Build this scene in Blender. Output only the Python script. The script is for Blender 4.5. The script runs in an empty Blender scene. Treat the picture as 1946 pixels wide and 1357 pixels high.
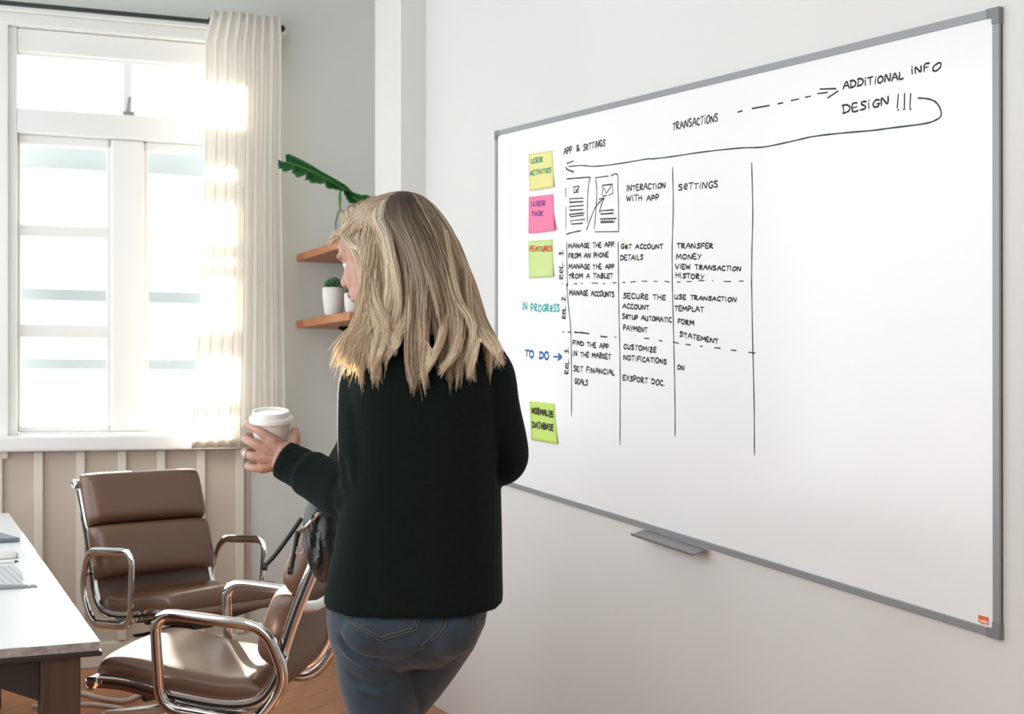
import bpy, bmesh, math, random
import numpy as np
from mathutils import Vector, Matrix
from mathutils.bvhtree import BVHTree
random.seed(7); RNG = np.random.default_rng(7)
SC = bpy.context.scene; COL = SC.collection

# ------------------------------------------------------------------ camera, sky, sun, exposure
F, CX, HY, EYE = 2400.0, 973.0, 750.0, 1.27        # focal length in px, optical axis column, horizon row, eye height
cam_d = bpy.data.cameras.new('camera'); cam = bpy.data.objects.new('camera', cam_d); COL.objects.link(cam)
cam.location = (0, 0, EYE); cam.rotation_euler = (math.pi/2, 0, 0)
cam_d.sensor_width = 36; cam_d.lens = 36*F/1946.0; cam_d.shift_y = (HY-678.5)/1946.0
cam_d.clip_start = .05
cam_d.dof.use_dof = True; cam_d.dof.focus_distance = 3.1; cam_d.dof.aperture_fstop = 7.0
SC.camera = cam
world = bpy.data.worlds.new('sky'); SC.world = world; world.use_nodes = True
bg = world.node_tree.nodes['Background']
bg.inputs['Color'].default_value = (.90, .96, 1.0, 1); bg.inputs['Strength'].default_value = 2.6
sun_d = bpy.data.lights.new('sun', 'SUN'); sun = bpy.data.objects.new('sun', sun_d); COL.objects.link(sun)
sun_d.energy = 40.0; sun_d.angle = math.radians(.9); sun_d.color = (1, .93, .82)
SUN_DIR = Vector((.40, -1.0, -.40)).normalized()
sun.rotation_euler = SUN_DIR.to_track_quat('-Z', 'Y').to_euler(); sun.location = (-3, 9, 6)
SC.view_settings.view_transform = 'Standard'; SC.view_settings.look = 'None'
SC.view_settings.exposure = 0.26; SC.view_settings.gamma = 1.0; SC.view_settings.use_curve_mapping = False
SC.cycles.use_denoising = True
SC.cycles.max_bounces = 10; SC.cycles.diffuse_bounces = 6; SC.cycles.transparent_max_bounces = 16

# ------------------------------------------------------------------ helpers
def V(*a): return Vector(a)
def ray(px, py): return Vector(((px-CX)/F, 1.0, -(py-HY)/F))
def W(px, py, z): return Vector((0, 0, EYE)) + ray(px, py)*z           # the point seen at (px,py) at depth z
def hit(px, py, p0, n):
    d = ray(px, py); o = Vector((0, 0, EYE)); return o + d*((p0-o).dot(n)/d.dot(n))
def onz(px, py, z): return hit(px, py, Vector((0, 0, z)), Vector((0, 0, 1)))

class MB:
    def __init__(s): s.v = []; s.f = []
    def add(s, vs, fs):
        b = len(s.v); s.v += [tuple(p) for p in vs]; s.f += [tuple(i+b for i in f) for f in fs]; return s
    def hexa(s, p):   # 8 points: bottom ring 0-3, top ring 4-7
        return s.add(p, [(3,2,1,0),(4,5,6,7),(0,1,5,4),(1,2,6,5),(2,3,7,6),(3,0,4,7)])
    def box(s, c, h, ax=None):
        ax = ax or (V(1,0,0), V(0,1,0), V(0,0,1)); c = Vector(c)
        g = lambda a,b,d: c+ax[0]*h[0]*a+ax[1]*h[1]*b+ax[2]*h[2]*d
        return s.hexa([g(-1,-1,-1),g(1,-1,-1),g(1,1,-1),g(-1,1,-1),g(-1,-1,1),g(1,-1,1),g(1,1,1),g(-1,1,1)])
    def loft(s, rings, cap=True, close=True):
        n = len(rings[0]); vs = [p for r in rings for p in r]; fs = []
        for i in range(len(rings)-1):
            for j in range(n if close else n-1):
                a = i*n+j; b = i*n+(j+1)%n; fs.append((a, b, b+n, a+n))
        if cap: fs.append(tuple(range(n))[::-1]); fs.append(tuple(range((len(rings)-1)*n, len(rings)*n)))
        return s.add(vs, fs)
    def tube(s, pts, r, seg=10, flat=None, closed=False, up=None, cap=True):
        pts = [Vector(p) for p in pts]; n = len(pts)
        rr = r if isinstance(r, (list, tuple)) else [r]*n
        rings = []; prev = Vector(up) if up else None
        for i, p in enumerate(pts):
            a = pts[i-1] if (i > 0 or closed) else pts[i]; b = pts[(i+1) % n] if (i < n-1 or closed) else pts[i]
            t = (b-a).normalized()
            if prev is None: prev = V(0,0,1) if abs(t.z) < .9 else V(1,0,0)
            u = (prev - t*prev.dot(t))
            if u.length < 1e-6: u = t.orthogonal()
            u.normalize(); w = t.cross(u); prev = u if not up else Vector(up)
            k = flat or (1, 1)
            rings.append([p + u*math.cos(2*math.pi*j/seg)*rr[i]*k[0] + w*math.sin(2*math.pi*j/seg)*rr[i]*k[1] for j in range(seg)])
        if closed: rings.append(rings[0]); return s.loft(rings, cap=False)
        return s.loft(rings, cap=cap)
    def ball(s, c, r, ax=None, nu=16, nv=10):
        c = Vector(c); r = r if isinstance(r, (tuple, list)) else (r, r, r)
        ax = ax or (V(1,0,0), V(0,1,0), V(0,0,1)); rings = []
        for i in range(1, nv):
            th = math.pi*i/nv
            rings.append([c+ax[0]*r[0]*math.sin(th)*math.cos(2*math.pi*j/nu)+ax[1]*r[1]*math.sin(th)*math.sin(2*math.pi*j/nu)-ax[2]*r[2]*math.cos(th) for j in range(nu)])
        return s.loft(rings)
    def lathe(s, prof, c, axis=V(0,0,1), seg=32, cap=True):
        c = Vector(c); axis = Vector(axis).normalized(); u = axis.orthogonal().normalized(); w = axis.cross(u)
        return s.loft([[c+axis*h+(u*math.cos(2*math.pi*j/seg)+w*math.sin(2*math.pi*j/seg))*r for j in range(seg)] for r, h in prof], cap=cap)
    def prism(s, poly, d):
        n = len(poly); poly = [Vector(p) for p in poly]; d = Vector(d)
        return s.add(poly+[p+d for p in poly], [tuple(range(n))[::-1], tuple(range(n, 2*n))]+[(i, (i+1)%n, (i+1)%n+n, i+n) for i in range(n)])
    def grid(s, rows):
        m = len(rows[0]); vs = [p for r in rows for p in r]
        return s.add(vs, [(i*m+j, i*m+j+1, (i+1)*m+j+1, (i+1)*m+j) for i in range(len(rows)-1) for j in range(m-1)])

def spline(pts, n=8, closed=False):
    pts = [Vector(p) for p in pts]; out = []; m = len(pts)
    for i in range(m if closed else m-1):
        if closed: p0, p1, p2, p3 = pts[i-1], pts[i], pts[(i+1)%m], pts[(i+2)%m]
        else: p0, p1, p2, p3 = pts[max(i-1,0)], pts[i], pts[i+1], pts[min(i+2,m-1)]
        for k in range(n):
            t = k/n
            out.append(.5*((2*p1)+(p2-p0)*t+(2*p0-5*p1+4*p2-p3)*t*t+(3*p1-p0-3*p2+p3)*t**3))
    if not closed: out.append(pts[-1])
    return out
def fillet(pts, r, n=6, closed=False):          # polyline with rounded corners
    pts = [Vector(p) for p in pts]; m = len(pts); out = []
    for i, p in enumerate(pts):
        if not closed and i in (0, m-1): out.append(p); continue
        a, b = pts[i-1]-p, pts[(i+1)%m]-p; k = min(r, a.length*.49, b.length*.49)
        A, B = p+a.normalized()*k, p+b.normalized()*k
        for j in range(n+1):
            t = j/n; out.append(A*(1-t)**2+p*2*t*(1-t)+B*t*t)
    return out
def interp(x, xs, ys): return float(np.interp(x, xs, ys))

def base_of(o):
    p = V(0,0,0)
    while o: p = p+o.location; o = o.parent
    return p
def to_mesh(name, mb): me = bpy.data.meshes.new(name); me.from_pydata(mb.v, [], mb.f); me.update(); return me
def put(name, me, mat, parent=None, smooth=True, bevel=0, local=False, sub=0):
    o = bpy.data.objects.new(name, me); COL.objects.link(o)
    if parent:
        o.parent = parent
        if not local: me.transform(Matrix.Translation(-base_of(parent)))
    bm = bmesh.new(); bm.from_mesh(me); bmesh.ops.recalc_face_normals(bm, faces=bm.faces)
    if bevel: bmesh.ops.bevel(bm, geom=list(bm.edges), offset=bevel, segments=2, profile=.6, affect='EDGES', clamp_overlap=True)
    bm.to_mesh(me); bm.free()
    if mat: me.materials.append(mat)
    if smooth:
        me.polygons.foreach_set('use_smooth', [True]*len(me.polygons))
        try: me.set_sharp_from_angle(angle=math.radians(42))
        except Exception: pass
    if sub:
        m = o.modifiers.new('smooth', 'SUBSURF'); m.levels = sub; m.render_levels = sub
    return o
def obj(name, mb, mat, parent=None, **k): return put(name, to_mesh(name, mb), mat, parent, **k)
def fuse(mb, voxel, it=4, fac=.5):
    me = to_mesh('raw', mb); o = bpy.data.objects.new('raw', me); COL.objects.link(o)
    bm = bmesh.new(); bm.from_mesh(me); bmesh.ops.recalc_face_normals(bm, faces=bm.faces); bm.to_mesh(me); bm.free()
    r = o.modifiers.new('r', 'REMESH'); r.mode = 'VOXEL'; r.voxel_size = voxel
    if it: s = o.modifiers.new('s', 'SMOOTH'); s.iterations = it; s.factor = fac
    dg = bpy.context.evaluated_depsgraph_get(); out = bpy.data.meshes.new_from_object(o.evaluated_get(dg))
    bpy.data.objects.remove(o); bpy.data.meshes.remove(me); return out
def thing(name, label, cat, loc=(0,0,0), rz=0, group=None):
    o = bpy.data.objects.new(name, None); COL.objects.link(o); o.empty_display_size = .1
    o.location = loc; o.rotation_euler = (0, 0, rz); return tag(o, label, cat, group)
def tag(o, label, cat, group=None):
    o['label'] = label; o['category'] = cat
    if group: o['group'] = group
    return o
def struct(o): o['kind'] = 'structure'; return o

# ------------------------------------------------------------------ materials
def srgb(r, g, b): return tuple(((c/255)/12.92 if c/255 <= .04045 else ((c/255+.055)/1.055)**2.4) for c in (r, g, b))+(1,)
def mat(name, col, rough=.5, metal=0, spec=.5, bump=None, noise=None, sheen=0, coat=0, trans=0):
    m = bpy.data.materials.new(name); m.use_nodes = True; nt = m.node_tree; b = nt.nodes['Principled BSDF']
    b.inputs['Base Color'].default_value = col; b.inputs['Roughness'].default_value = rough; b.inputs['Metallic'].default_value = metal
    b.inputs['Specular IOR Level'].default_value = spec
    if sheen: b.inputs['Sheen Weight'].default_value = sheen; b.inputs['Sheen Roughness'].default_value = .5
    if coat: b.inputs['Coat Weight'].default_value = coat; b.inputs['Coat Roughness'].default_value = .12
    tc = nt.nodes.new('ShaderNodeTexCoord')
    if noise:                      # (scale, other colour, contrast)
        n = nt.nodes.new('ShaderNodeTexNoise'); n.inputs['Scale'].default_value = noise[0]; n.inputs['Detail'].default_value = 6
        nt.links.new(tc.outputs['Object'], n.inputs['Vector'])
        r = nt.nodes.new('ShaderNodeValToRGB'); c = noise[2] if len(noise) > 2 else .2
        r.color_ramp.elements[0].position = .5-c; r.color_ramp.elements[1].position = .5+c
        r.color_ramp.elements[0].color = col; r.color_ramp.elements[1].color = noise[1]
        nt.links.new(n.outputs['Fac'], r.inputs['Fac']); nt.links.new(r.outputs['Color'], b.inputs['Base Color'])
    if bump:                       # (scale, strength, distance)
        n = nt.nodes.new('ShaderNodeTexNoise'); n.inputs['Scale'].default_value = bump[0]; n.inputs['Detail'].default_value = 4
        nt.links.new(tc.outputs['Object'], n.inputs['Vector'])
        bp = nt.nodes.new('ShaderNodeBump'); bp.inputs['Strength'].default_value = bump[1]; bp.inputs['Distance'].default_value = bump[2]
        nt.links.new(n.outputs['Fac'], bp.inputs['Height']); nt.links.new(bp.outputs['Normal'], b.inputs['Normal'])
    return m
M = {}
M['wall'] = mat('plaster_white', (.68,.676,.655,1), .6, bump=(3.5,.25,.01), noise=(1.3,(.715,.71,.69,1),.3), spec=.35)
M['wall_back'] = mat('plaster_grey', (.67,.705,.675,1), .7, bump=(6,.2,.008), noise=(1.6,(.71,.74,.71,1),.3))
M['ceiling'] = mat('ceiling_paint', (.78,.78,.77,1), .8)
M['paint'] = mat('white_gloss_paint', (.82,.82,.80,1), .35)
M['wainscot'] = mat('beige_board_paint', (.56,.48,.40,1), .5, noise=(4,(.64,.57,.48,1),.25))
M['batten'] = mat('cream_batten_paint', (.76,.72,.64,1), .45)
M['rod'] = mat('dark_grey_metal', (.06,.07,.075,1), .4, .8)
M['chrome'] = mat('chrome', (.80,.80,.80,1), .09, 1)
M['chrome_dark'] = mat('dark_polished_metal', (.06,.06,.06,1), .3, .7)
M['leather'] = mat('brown_leather', (.125,.060,.034,1), .30, bump=(260,.12,.002), noise=(4,(.145,.072,.042,1),.3), spec=.6)
M['leather_back'] = mat('brown_leatherette', (.16,.095,.065,1), .5, bump=(300,.1,.002))
M['black_leather'] = mat('black_leather', (.022,.025,.025,1), .36, bump=(14,.6,.02), spec=.7)
M['black'] = mat('black_plastic', (.008,.008,.008,1), .5)
M['alu'] = mat('brushed_aluminium', (.30,.31,.32,1), .42, .35, bump=(300,.05,.001))
M['alu_dark'] = mat('grey_corner_plastic', (.20,.205,.215,1), .5)
M['board'] = mat('white_enamel', (.86,.865,.865,1), .22, coat=.3)
M['ink_black'] = mat('black_marker', (.006,.007,.007,1), .6)
M['ink_green'] = mat('dark_green_marker', (.02,.045,.035,1), .6)
M['ink_teal'] = mat('teal_marker', (.0,.36,.36,1), .6)
M['ink_blue'] = mat('blue_marker', (.0,.11,.40,1), .6)
M['ink_sea'] = mat('sea_green_marker', (.0,.33,.24,1), .6)
M['ink_violet'] = mat('violet_marker', (.14,.03,.36,1), .6)
M['ink_red'] = mat('orange_red_marker', (.62,.10,.01,1), .6)
M['note_yellow'] = mat('yellow_note', (.80,.74,.30,1), .8)
M['note_pink'] = mat('pink_note', (.90,.22,.38,1), .8)
M['note_green'] = mat('pale_green_note', (.60,.74,.30,1), .8)
M['note_lime'] = mat('lime_note', (.55,.75,.17,1), .8)
M['orange'] = mat('orange_sticker', (.78,.16,.02,1), .5)
M['white_ink'] = mat('white_print', (.9,.9,.9,1), .5)
M['table_white'] = mat('white_laminate', (.74,.76,.78,1), .28, noise=(2,(.78,.79,.80,1),.3))
M['table_edge'] = mat('worn_white_edge', (.42,.39,.36,1), .7, noise=(60,(.25,.22,.20,1),.15))
M['dark_board'] = mat('dark_stained_board', (.022,.017,.015,1), .5)
M['cup'] = mat('cup_card', (.80,.77,.72,1), .6)
M['lid'] = mat('cup_lid_plastic', (.78,.78,.75,1), .35)
M['silver'] = mat('silver', (.75,.72,.68,1), .2, 1)
M['skin'] = mat('skin', (.40,.215,.155,1), .5, bump=(120,.12,.003), noise=(18,(.46,.255,.185,1),.25))
M['skin'].node_tree.nodes['Principled BSDF'].inputs['Subsurface Weight'].default_value = .12
M['skin'].node_tree.nodes['Principled BSDF'].inputs['Subsurface Radius'].default_value = (.01,.004,.002)
M['nail'] = mat('nail', (.72,.50,.45,1), .25)
M['eye'] = mat('eye_white', (.8,.78,.75,1), .2)
M['iris'] = mat('iris', (.08,.12,.14,1), .2)
M['denim'] = mat('blue_denim', (.012,.023,.038,1), .85, bump=(700,.25,.001), noise=(9,(.022,.038,.056,1),.25), sheen=.2)
M['thread'] = mat('tan_thread', (.12,.095,.072,1), .9)
M['shoe'] = mat('black_shoe', (.01,.01,.01,1), .5)
M['pot'] = mat('white_pot', (.72,.70,.67,1), .5)
M['soil'] = mat('soil', (.03,.02,.015,1), .9)
M['leaf'] = mat('leaf_green', (.03,.14,.05,1), .4, noise=(14,(.06,.22,.07,1),.2))
M['leaf_light'] = mat('leaf_fresh_green', (.11,.30,.05,1), .4)
M['cactus'] = mat('succulent_green', (.05,.13,.06,1), .6, noise=(40,(.10,.20,.10,1),.2))
M['keys'] = mat('light_grey_keys', (.60,.62,.64,1), .5)
M['keyboard'] = mat('silver_keyboard', (.34,.36,.37,1), .35, .3)
M['slate'] = mat('slate_plastic', (.16,.20,.22,1), .4)
M['white_plastic'] = mat('white_plastic', (.80,.80,.79,1), .35)
M['cable'] = mat('white_cable', (.66,.58,.54,1), .5)
M['shutter'] = mat('blue_grey_board', (.11,.13,.145,1), .7)

def wood(name, c1, c2, scale, rough, axis='X'):
    m = bpy.data.materials.new(name); m.use_nodes = True; nt = m.node_tree; b = nt.nodes['Principled BSDF']
    tc = nt.nodes.new('ShaderNodeTexCoord'); mp = nt.nodes.new('ShaderNodeMapping')
    mp.inputs['Scale'].default_value = {'X': (.12,1,1), 'Y': (1,.12,1), 'Z': (1,1,.12)}[axis]
    n = nt.nodes.new('ShaderNodeTexNoise'); n.inputs['Scale'].default_value = scale; n.inputs['Detail'].default_value = 8; n.inputs['Distortion'].default_value = .6
    r = nt.nodes.new('ShaderNodeValToRGB'); r.color_ramp.elements[0].color = c1; r.color_ramp.elements[1].color = c2
    r.color_ramp.elements[0].position = .3; r.color_ramp.elements[1].position = .7
    nt.links.new(tc.outputs['Object'], mp.inputs['Vector']); nt.links.new(mp.outputs['Vector'], n.inputs['Vector'])
    nt.links.new(n.outputs['Fac'], r.inputs['Fac']); nt.links.new(r.outputs['Color'], b.inputs['Base Color'])
    b.inputs['Roughness'].default_value = rough; return m
M['wood_shelf'] = wood('orange_wood', (.36,.13,.05,1), (.52,.21,.09,1), 25, .45)
M['wood_leg'] = wood('brown_wood', (.050,.028,.018,1), (.085,.048,.030,1), 30, .5, 'Z')
M['wood_red'] = wood('red_brown_wood', (.13,.03,.018,1), (.17,.045,.025,1), 25, .5, 'Z')

def floor_mat():
    m = wood('orange_brown_floor', (.42,.165,.062,1), (.58,.255,.11,1), 9, .34, 'Y'); nt = m.node_tree; b = nt.nodes['Principled BSDF']
    tc = nt.nodes.new('ShaderNodeTexCoord'); br = nt.nodes.new('ShaderNodeTexBrick')
    mp = nt.nodes.new('ShaderNodeMapping'); mp.inputs['Rotation'].default_value = (0, 0, math.pi/2+.45)
    br.inputs['Scale'].default_value = 1; br.inputs['Brick Width'].default_value = 1.9; br.inputs['Row Height'].default_value = .14
    br.inputs['Mortar Size'].default_value = .0025; br.inputs['Color1'].default_value = (1,1,1,1); br.inputs['Color2'].default_value = (.82,.80,.78,1)
    br.inputs['Mortar'].default_value = (.35,.3,.28,1)
    mx = nt.nodes.new('ShaderNodeMix'); mx.data_type = 'RGBA'; mx.blend_type = 'MULTIPLY'; mx.inputs[0].default_value = 1
    src = b.inputs['Base Color'].links[0].from_socket
    nt.links.new(tc.outputs['Object'], mp.inputs['Vector']); nt.links.new(mp.outputs['Vector'], br.inputs['Vector'])
    nt.links.new(src, mx.inputs[6]); nt.links.new(br.outputs['Color'], mx.inputs[7]); nt.links.new(mx.outputs[2], b.inputs['Base Color'])
    return m
M['floor'] = floor_mat()
def glass_mat(name, tint, gloss):
    m = bpy.data.materials.new(name); m.use_nodes = True; nt = m.node_tree; nt.nodes.clear()
    out = nt.nodes.new('ShaderNodeOutputMaterial'); t = nt.nodes.new('ShaderNodeBsdfTransparent'); g = nt.nodes.new('ShaderNodeBsdfGlossy')
    t.inputs['Color'].default_value = tint; g.inputs['Roughness'].default_value = .03; lw = nt.nodes.new('ShaderNodeLayerWeight'); lw.inputs['Blend'].default_value = gloss
    mx = nt.nodes.new('ShaderNodeMixShader'); nt.links.new(lw.outputs['Fresnel'], mx.inputs[0]); nt.links.new(t.outputs[0], mx.inputs[1]); nt.links.new(g.outputs[0], mx.inputs[2])
    nt.links.new(mx.outputs[0], out.inputs['Surface']); return m
M['glass'] = glass_mat('window_glass', (.97,.98,.98,1), .08)
M['vase'] = glass_mat('vase_glass', (.97,.985,.98,1), .06)
def curtain_mat():
    m = bpy.data.materials.new('sheer_white_cloth'); m.use_nodes = True; nt = m.node_tree; nt.nodes.clear()
    out = nt.nodes.new('ShaderNodeOutputMaterial'); d = nt.nodes.new('ShaderNodeBsdfDiffuse'); t = nt.nodes.new('ShaderNodeBsdfTranslucent')
    d.inputs['Color'].default_value = (.92,.91,.895,1); t.inputs['Color'].default_value = (.95,.915,.865,1)
    mx = nt.nodes.new('ShaderNodeMixShader'); mx.inputs[0].default_value = .55
    nt.links.new(d.outputs[0], mx.inputs[1]); nt.links.new(t.outputs[0], mx.inputs[2]); nt.links.new(mx.outputs[0], out.inputs['Surface']); return m
M['curtain'] = curtain_mat()
def knit_mat():
    m = mat('dark_green_black_knit', (.0042,.0075,.0066,1), .95, spec=.10, sheen=.06); nt = m.node_tree; b = nt.nodes['Principled BSDF']
    b.inputs['Sheen Tint'].default_value = (.5,.75,.7,1)
    tc = nt.nodes.new('ShaderNodeTexCoord'); bp = nt.nodes.new('ShaderNodeBump'); bp.inputs['Strength'].default_value = .35; bp.inputs['Distance'].default_value = .003
    w = []
    for d, s in (('X', 95), ('Z', 95)):
        k = nt.nodes.new('ShaderNodeTexWave'); k.bands_direction = d; k.inputs['Scale'].default_value = s; k.inputs['Distortion'].default_value = 1.2
        nt.links.new(tc.outputs['Object'], k.inputs['Vector']); w.append(k)
    a = nt.nodes.new('ShaderNodeMath'); a.operation = 'ADD'; nt.links.new(w[0].outputs['Fac'], a.inputs[0]); nt.links.new(w[1].outputs['Fac'], a.inputs[1])
    nt.links.new(a.outputs[0], bp.inputs['Height']); nt.links.new(bp.outputs['Normal'], b.inputs['Normal']); return m
M['knit'] = knit_mat()
def hair_mat():
    m = bpy.data.materials.new('blonde_hair'); m.use_nodes = True; nt = m.node_tree; b = nt.nodes['Principled BSDF']
    a = nt.nodes.new('ShaderNodeAttribute'); a.attribute_name = 'strand_colour'; nt.links.new(a.outputs['Color'], b.inputs['Base Color'])
    b.inputs['Roughness'].default_value = .42; b.inputs['Specular IOR Level'].default_value = .5
    tr = nt.nodes.new('ShaderNodeBsdfTranslucent'); nt.links.new(a.outputs['Color'], tr.inputs['Color'])
    mx = nt.nodes.new('ShaderNodeMixShader'); mx.inputs[0].default_value = .35; out = nt.nodes['Material Output']
    nt.links.new(b.outputs[0], mx.inputs[1]); nt.links.new(tr.outputs[0], mx.inputs[2]); nt.links.new(mx.outputs[0], out.inputs['Surface']); return m
M['hair'] = hair_mat()
M['hair_under'] = mat('hair_underlayer', (.16,.105,.065,1), .6)

# ------------------------------------------------------------------ room geometry
UZ = V(0,0,1)
WD = V(1219,-2400,0).normalized(); WN = V(-2400,-1219,0).normalized()      # right wall: along (towards camera right), inward normal
PXM_R = (1344-HY)/EYE/(831+246)                                            # right wall scale: px/m = PXM_R*(x+246)
def rw_depth(px): return F/(PXM_R*(px+246))
RW0 = W(831, HY, rw_depth(831)); RW0.z = 0
def RW(px, py, off=0): return hit(px, py, RW0+WN*off, WN)
ED = V(8070-CX, 2400, 0).normalized(); EN = V(ED.y, -ED.x, 0)                # window wall: along (to the right), inward normal
EW0 = W(170, HY, F/408.0); EW0.z = 0
def EW(px, py, off=0): return hit(px, py, EW0+EN*off, EN)
def es(px, py=600, off=0): return (EW(px, py, off)-EW0).dot(ED)
def ez(py, px=200, off=0): return EW(px, py, off).z
def EP(s, z, off=0): return EW0+ED*s+EN*off+UZ*z
def RWS(t, z, off=0): return RW0+WD*t+WN*off+UZ*z
CEIL = 3.35
# corner of the two walls
A = np.array([[ED.x, -WD.x],[ED.y, -WD.y]]); d0 = RW0-EW0
s_c, t_c = np.linalg.solve(A, np.array([d0.x, d0.y]))
s_l = -1.75                                                                # left end of the window wall
T_END = 6.9
cL = EP(s_l, 0); cC = EP(s_c, 0); cR = RWS(T_END, 0); LW = WD              # left wall runs parallel to the right wall
cB = cL+LW*(T_END-t_c)
def wallbox(mb, p, q, z0, z1, n, th):
    p = V(p.x,p.y,0); q = V(q.x,q.y,0); o = -n*th
    mb.hexa([p+UZ*z0, q+UZ*z0, q+o+UZ*z0, p+o+UZ*z0, p+UZ*z1, q+UZ*z1, q+o+UZ*z1, p+o+UZ*z1])
zc = rw_depth(809); P1 = W(809, HY, zc); t1 = (P1-RW0).dot(WD)
P2d = P1-ED*.105; dpt = (P2d-RW0).dot(WN); t2 = (P2d-RW0).dot(WD)
mb = MB(); mb.prism([cL-WD*.5-ED*.6, cB-ED*.6, cR+ED*.8, cC+ED*.8-WD*.5], (0,0,-.1)); struct(obj('floor', mb, M['floor'], smooth=False))
mb = MB(); mb.prism([cL-WD*.5-ED*.5+UZ*CEIL, cB-ED*.5+UZ*CEIL, cR+ED*.5+UZ*CEIL, cC+ED*.8-WD*.5+UZ*CEIL], (0,0,.1)); struct(obj('ceiling', mb, M['ceiling'], smooth=False))
mb = MB(); wallbox(mb, RWS(t2-.25,0), RWS(T_END,0), 0, CEIL, WN, .15); wallbox(mb, RWS(t_c-.6,0,-.42), RWS(t2-.2,0,-.42), 0, CEIL, WN, .12); struct(obj('wall_right', mb, M['wall'], smooth=False))
# window opening
ws0, ws1 = es(16), es(470)
wz0, wz1 = ez(828), ez(62, 150)
mb = MB()
wallbox(mb, EP(s_l,0), EP(ws0,0), 0, CEIL, EN, .2); wallbox(mb, EP(ws1,0), EP(s_c+.50,0), 0, CEIL, EN, .2)
wallbox(mb, EP(ws0,0), EP(ws1,0), 0, wz0, EN, .2); wallbox(mb, EP(ws0,0), EP(ws1,0), wz1, CEIL, EN, .2)
struct(obj('wall_back', mb, M['wall_back'], smooth=False))
# left wall: low sill, header and piers around its wide daylight openings, all outside the frame
LN = -WN; Ltot = T_END-t_c; mb = MB()
def lseg(a, b, z0, z1): wallbox(mb, cL+LW*a, cL+LW*b, z0, z1, LN*-1*-1, .15)
lseg(-.2, Ltot, 0, .75); lseg(-.2, Ltot, 2.95, CEIL); lseg(-.2, .25, .75, 2.95)
for a in (2.2, 4.3): lseg(a, a+.25, .75, 2.95)
lseg(Ltot-1.2, Ltot, .75, 2.95)
struct(obj('wall_left', mb, M['wall'], smooth=False))
mb = MB(); fw = cR-cB; fn = WD
wallbox(mb, cB-ED*.2, cR+ED*.2, 0, CEIL, -fn, .15); struct(obj('wall_front', mb, M['wall'], smooth=False))
# column standing in the corner of the right wall
mb = MB(); q = [RWS(t1,0,0), RWS(t2,0,dpt), RWS(t2-.30,0,dpt), RWS(t2-.30,0,-.45), RWS(t1,0,-.45)]
mb.prism(q, (0,0,CEIL)); struct(obj('trim_1', mb, M['wall'], smooth=False))

# ------------------------------------------------------------------ window
win = bpy.data.objects.new('window_1', None); COL.objects.link(win); win.location = EP((ws0+ws1)/2, wz0); struct(win)
def wbox(s0, s1, z0, z1, o0, o1): # box on the window wall, o = offset into the room
    mb = MB(); mb.hexa([EP(s0,z0,o0), EP(s1,z0,o0), EP(s1,z0,o1), EP(s0,z0,o1), EP(s0,z1,o0), EP(s1,z1,o0), EP(s1,z1,o1), EP(s0,z1,o1)]); return mb
def wadd(mb, *a): m2 = wbox(*a); return mb.add(m2.v, m2.f)
sl, sr = es(16), es(470); sm = (es(243, 300)+es(243, 600))/2
z_tt, z_tb = ez(105, 135), ez(212, 135)           # transom light
z_rt, z_rb = ez(216, 200), ez(262, 200)           # transom rail
rows = [(ez(275,130), ez(427,130)), (ez(449,130), ez(617,130)), (ez(641,130), ez(809,130))]
mb = MB()                                          # casing around the opening, on the wall
wadd(mb, sl-.16, sl, wz0-.10, wz1+.02, -.02, .035); wadd(mb, sr, sr+.10, wz0-.10, wz1+.02, -.02, .035)
wadd(mb, sl-.20, sr+.14, wz1, ez(40, 150), -.02, .05); wadd(mb, sl-.24, sr+.18, ez(40,150), ez(27,150), -.02, .075)
obj('casing', mb, M['paint'], win, smooth=False, bevel=.006)
mb = MB()                                          # fixed frame: jambs, head, transom rail, bottom
wadd(mb, sl-.01, es(33,160), wz0, wz1, -.16, .005); wadd(mb, sr-.045, sr+.01, wz0, wz1, -.16, .005)
wadd(mb, es(33,160), sr-.045, z_tt, wz1, -.16, .0); wadd(mb, es(33,160), sr-.045, z_rb, z_rt, -.16, .012)
wadd(mb, es(33,160), sr-.045, wz0-.01, rows[2][1]-.03, -.16, .005)
obj('window_frame', mb, M['paint'], win, smooth=False, bevel=.008)
mb = MB(); wadd(mb, sm-.018, sm+.018, z_tb, z_tt, -.10, -.03); wadd(mb, es(33,160), sr-.045, z_rt, z_tb, -.12, -.02)
wadd(mb, es(33,160), sr-.045, z_tt-.012, z_tt+.01, -.10, -.02)
obj('transom_sash', mb, M['paint'], win, smooth=False, bevel=.006)
# two casements
def casement(a, b):
    mb = MB(); st = .062
    wadd(mb, a, a+st*(.2 if a < sm-.2 else .8), rows[2][1]-.02, z_rb, -.09, -.035); wadd(mb, b-st*.8, b, rows[2][1]-.02, z_rb, -.09, -.035)
    wadd(mb, a, b, rows[0][0], z_rb, -.09, -.035); wadd(mb, a, b, rows[2][1]-.03, rows[2][1], -.09, -.035)
    for i in (0, 1): wadd(mb, a, b, rows[i+1][0], rows[i][1], -.085, -.032)
    return mb
zb = rows[2][1]-.03
obj('casement', casement(es(33,520), sm-.045), M['paint'], win, smooth=False, bevel=.007)
obj('casement', casement(sm+.045, sr-.04), M['paint'], win, smooth=False, bevel=.007)
mb = wbox(sm-.075, sm+.075, zb, z_rb, -.12, -.018); obj('mullion', mb, M['paint'], win, smooth=False, bevel=.012)
for a, b, z0, z1 in ((es(33,520), sm-.075, zb, rows[0][0]), (sm+.075, sr-.045, zb, rows[0][0]), (es(33,160), sm-.018, z_tb, z_tt), (sm+.018, sr-.045, z_tb, z_tt)):
    obj('pane', wbox(a, b, z0, z1, -.066, -.062), M['glass'], win, smooth=False)
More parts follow.
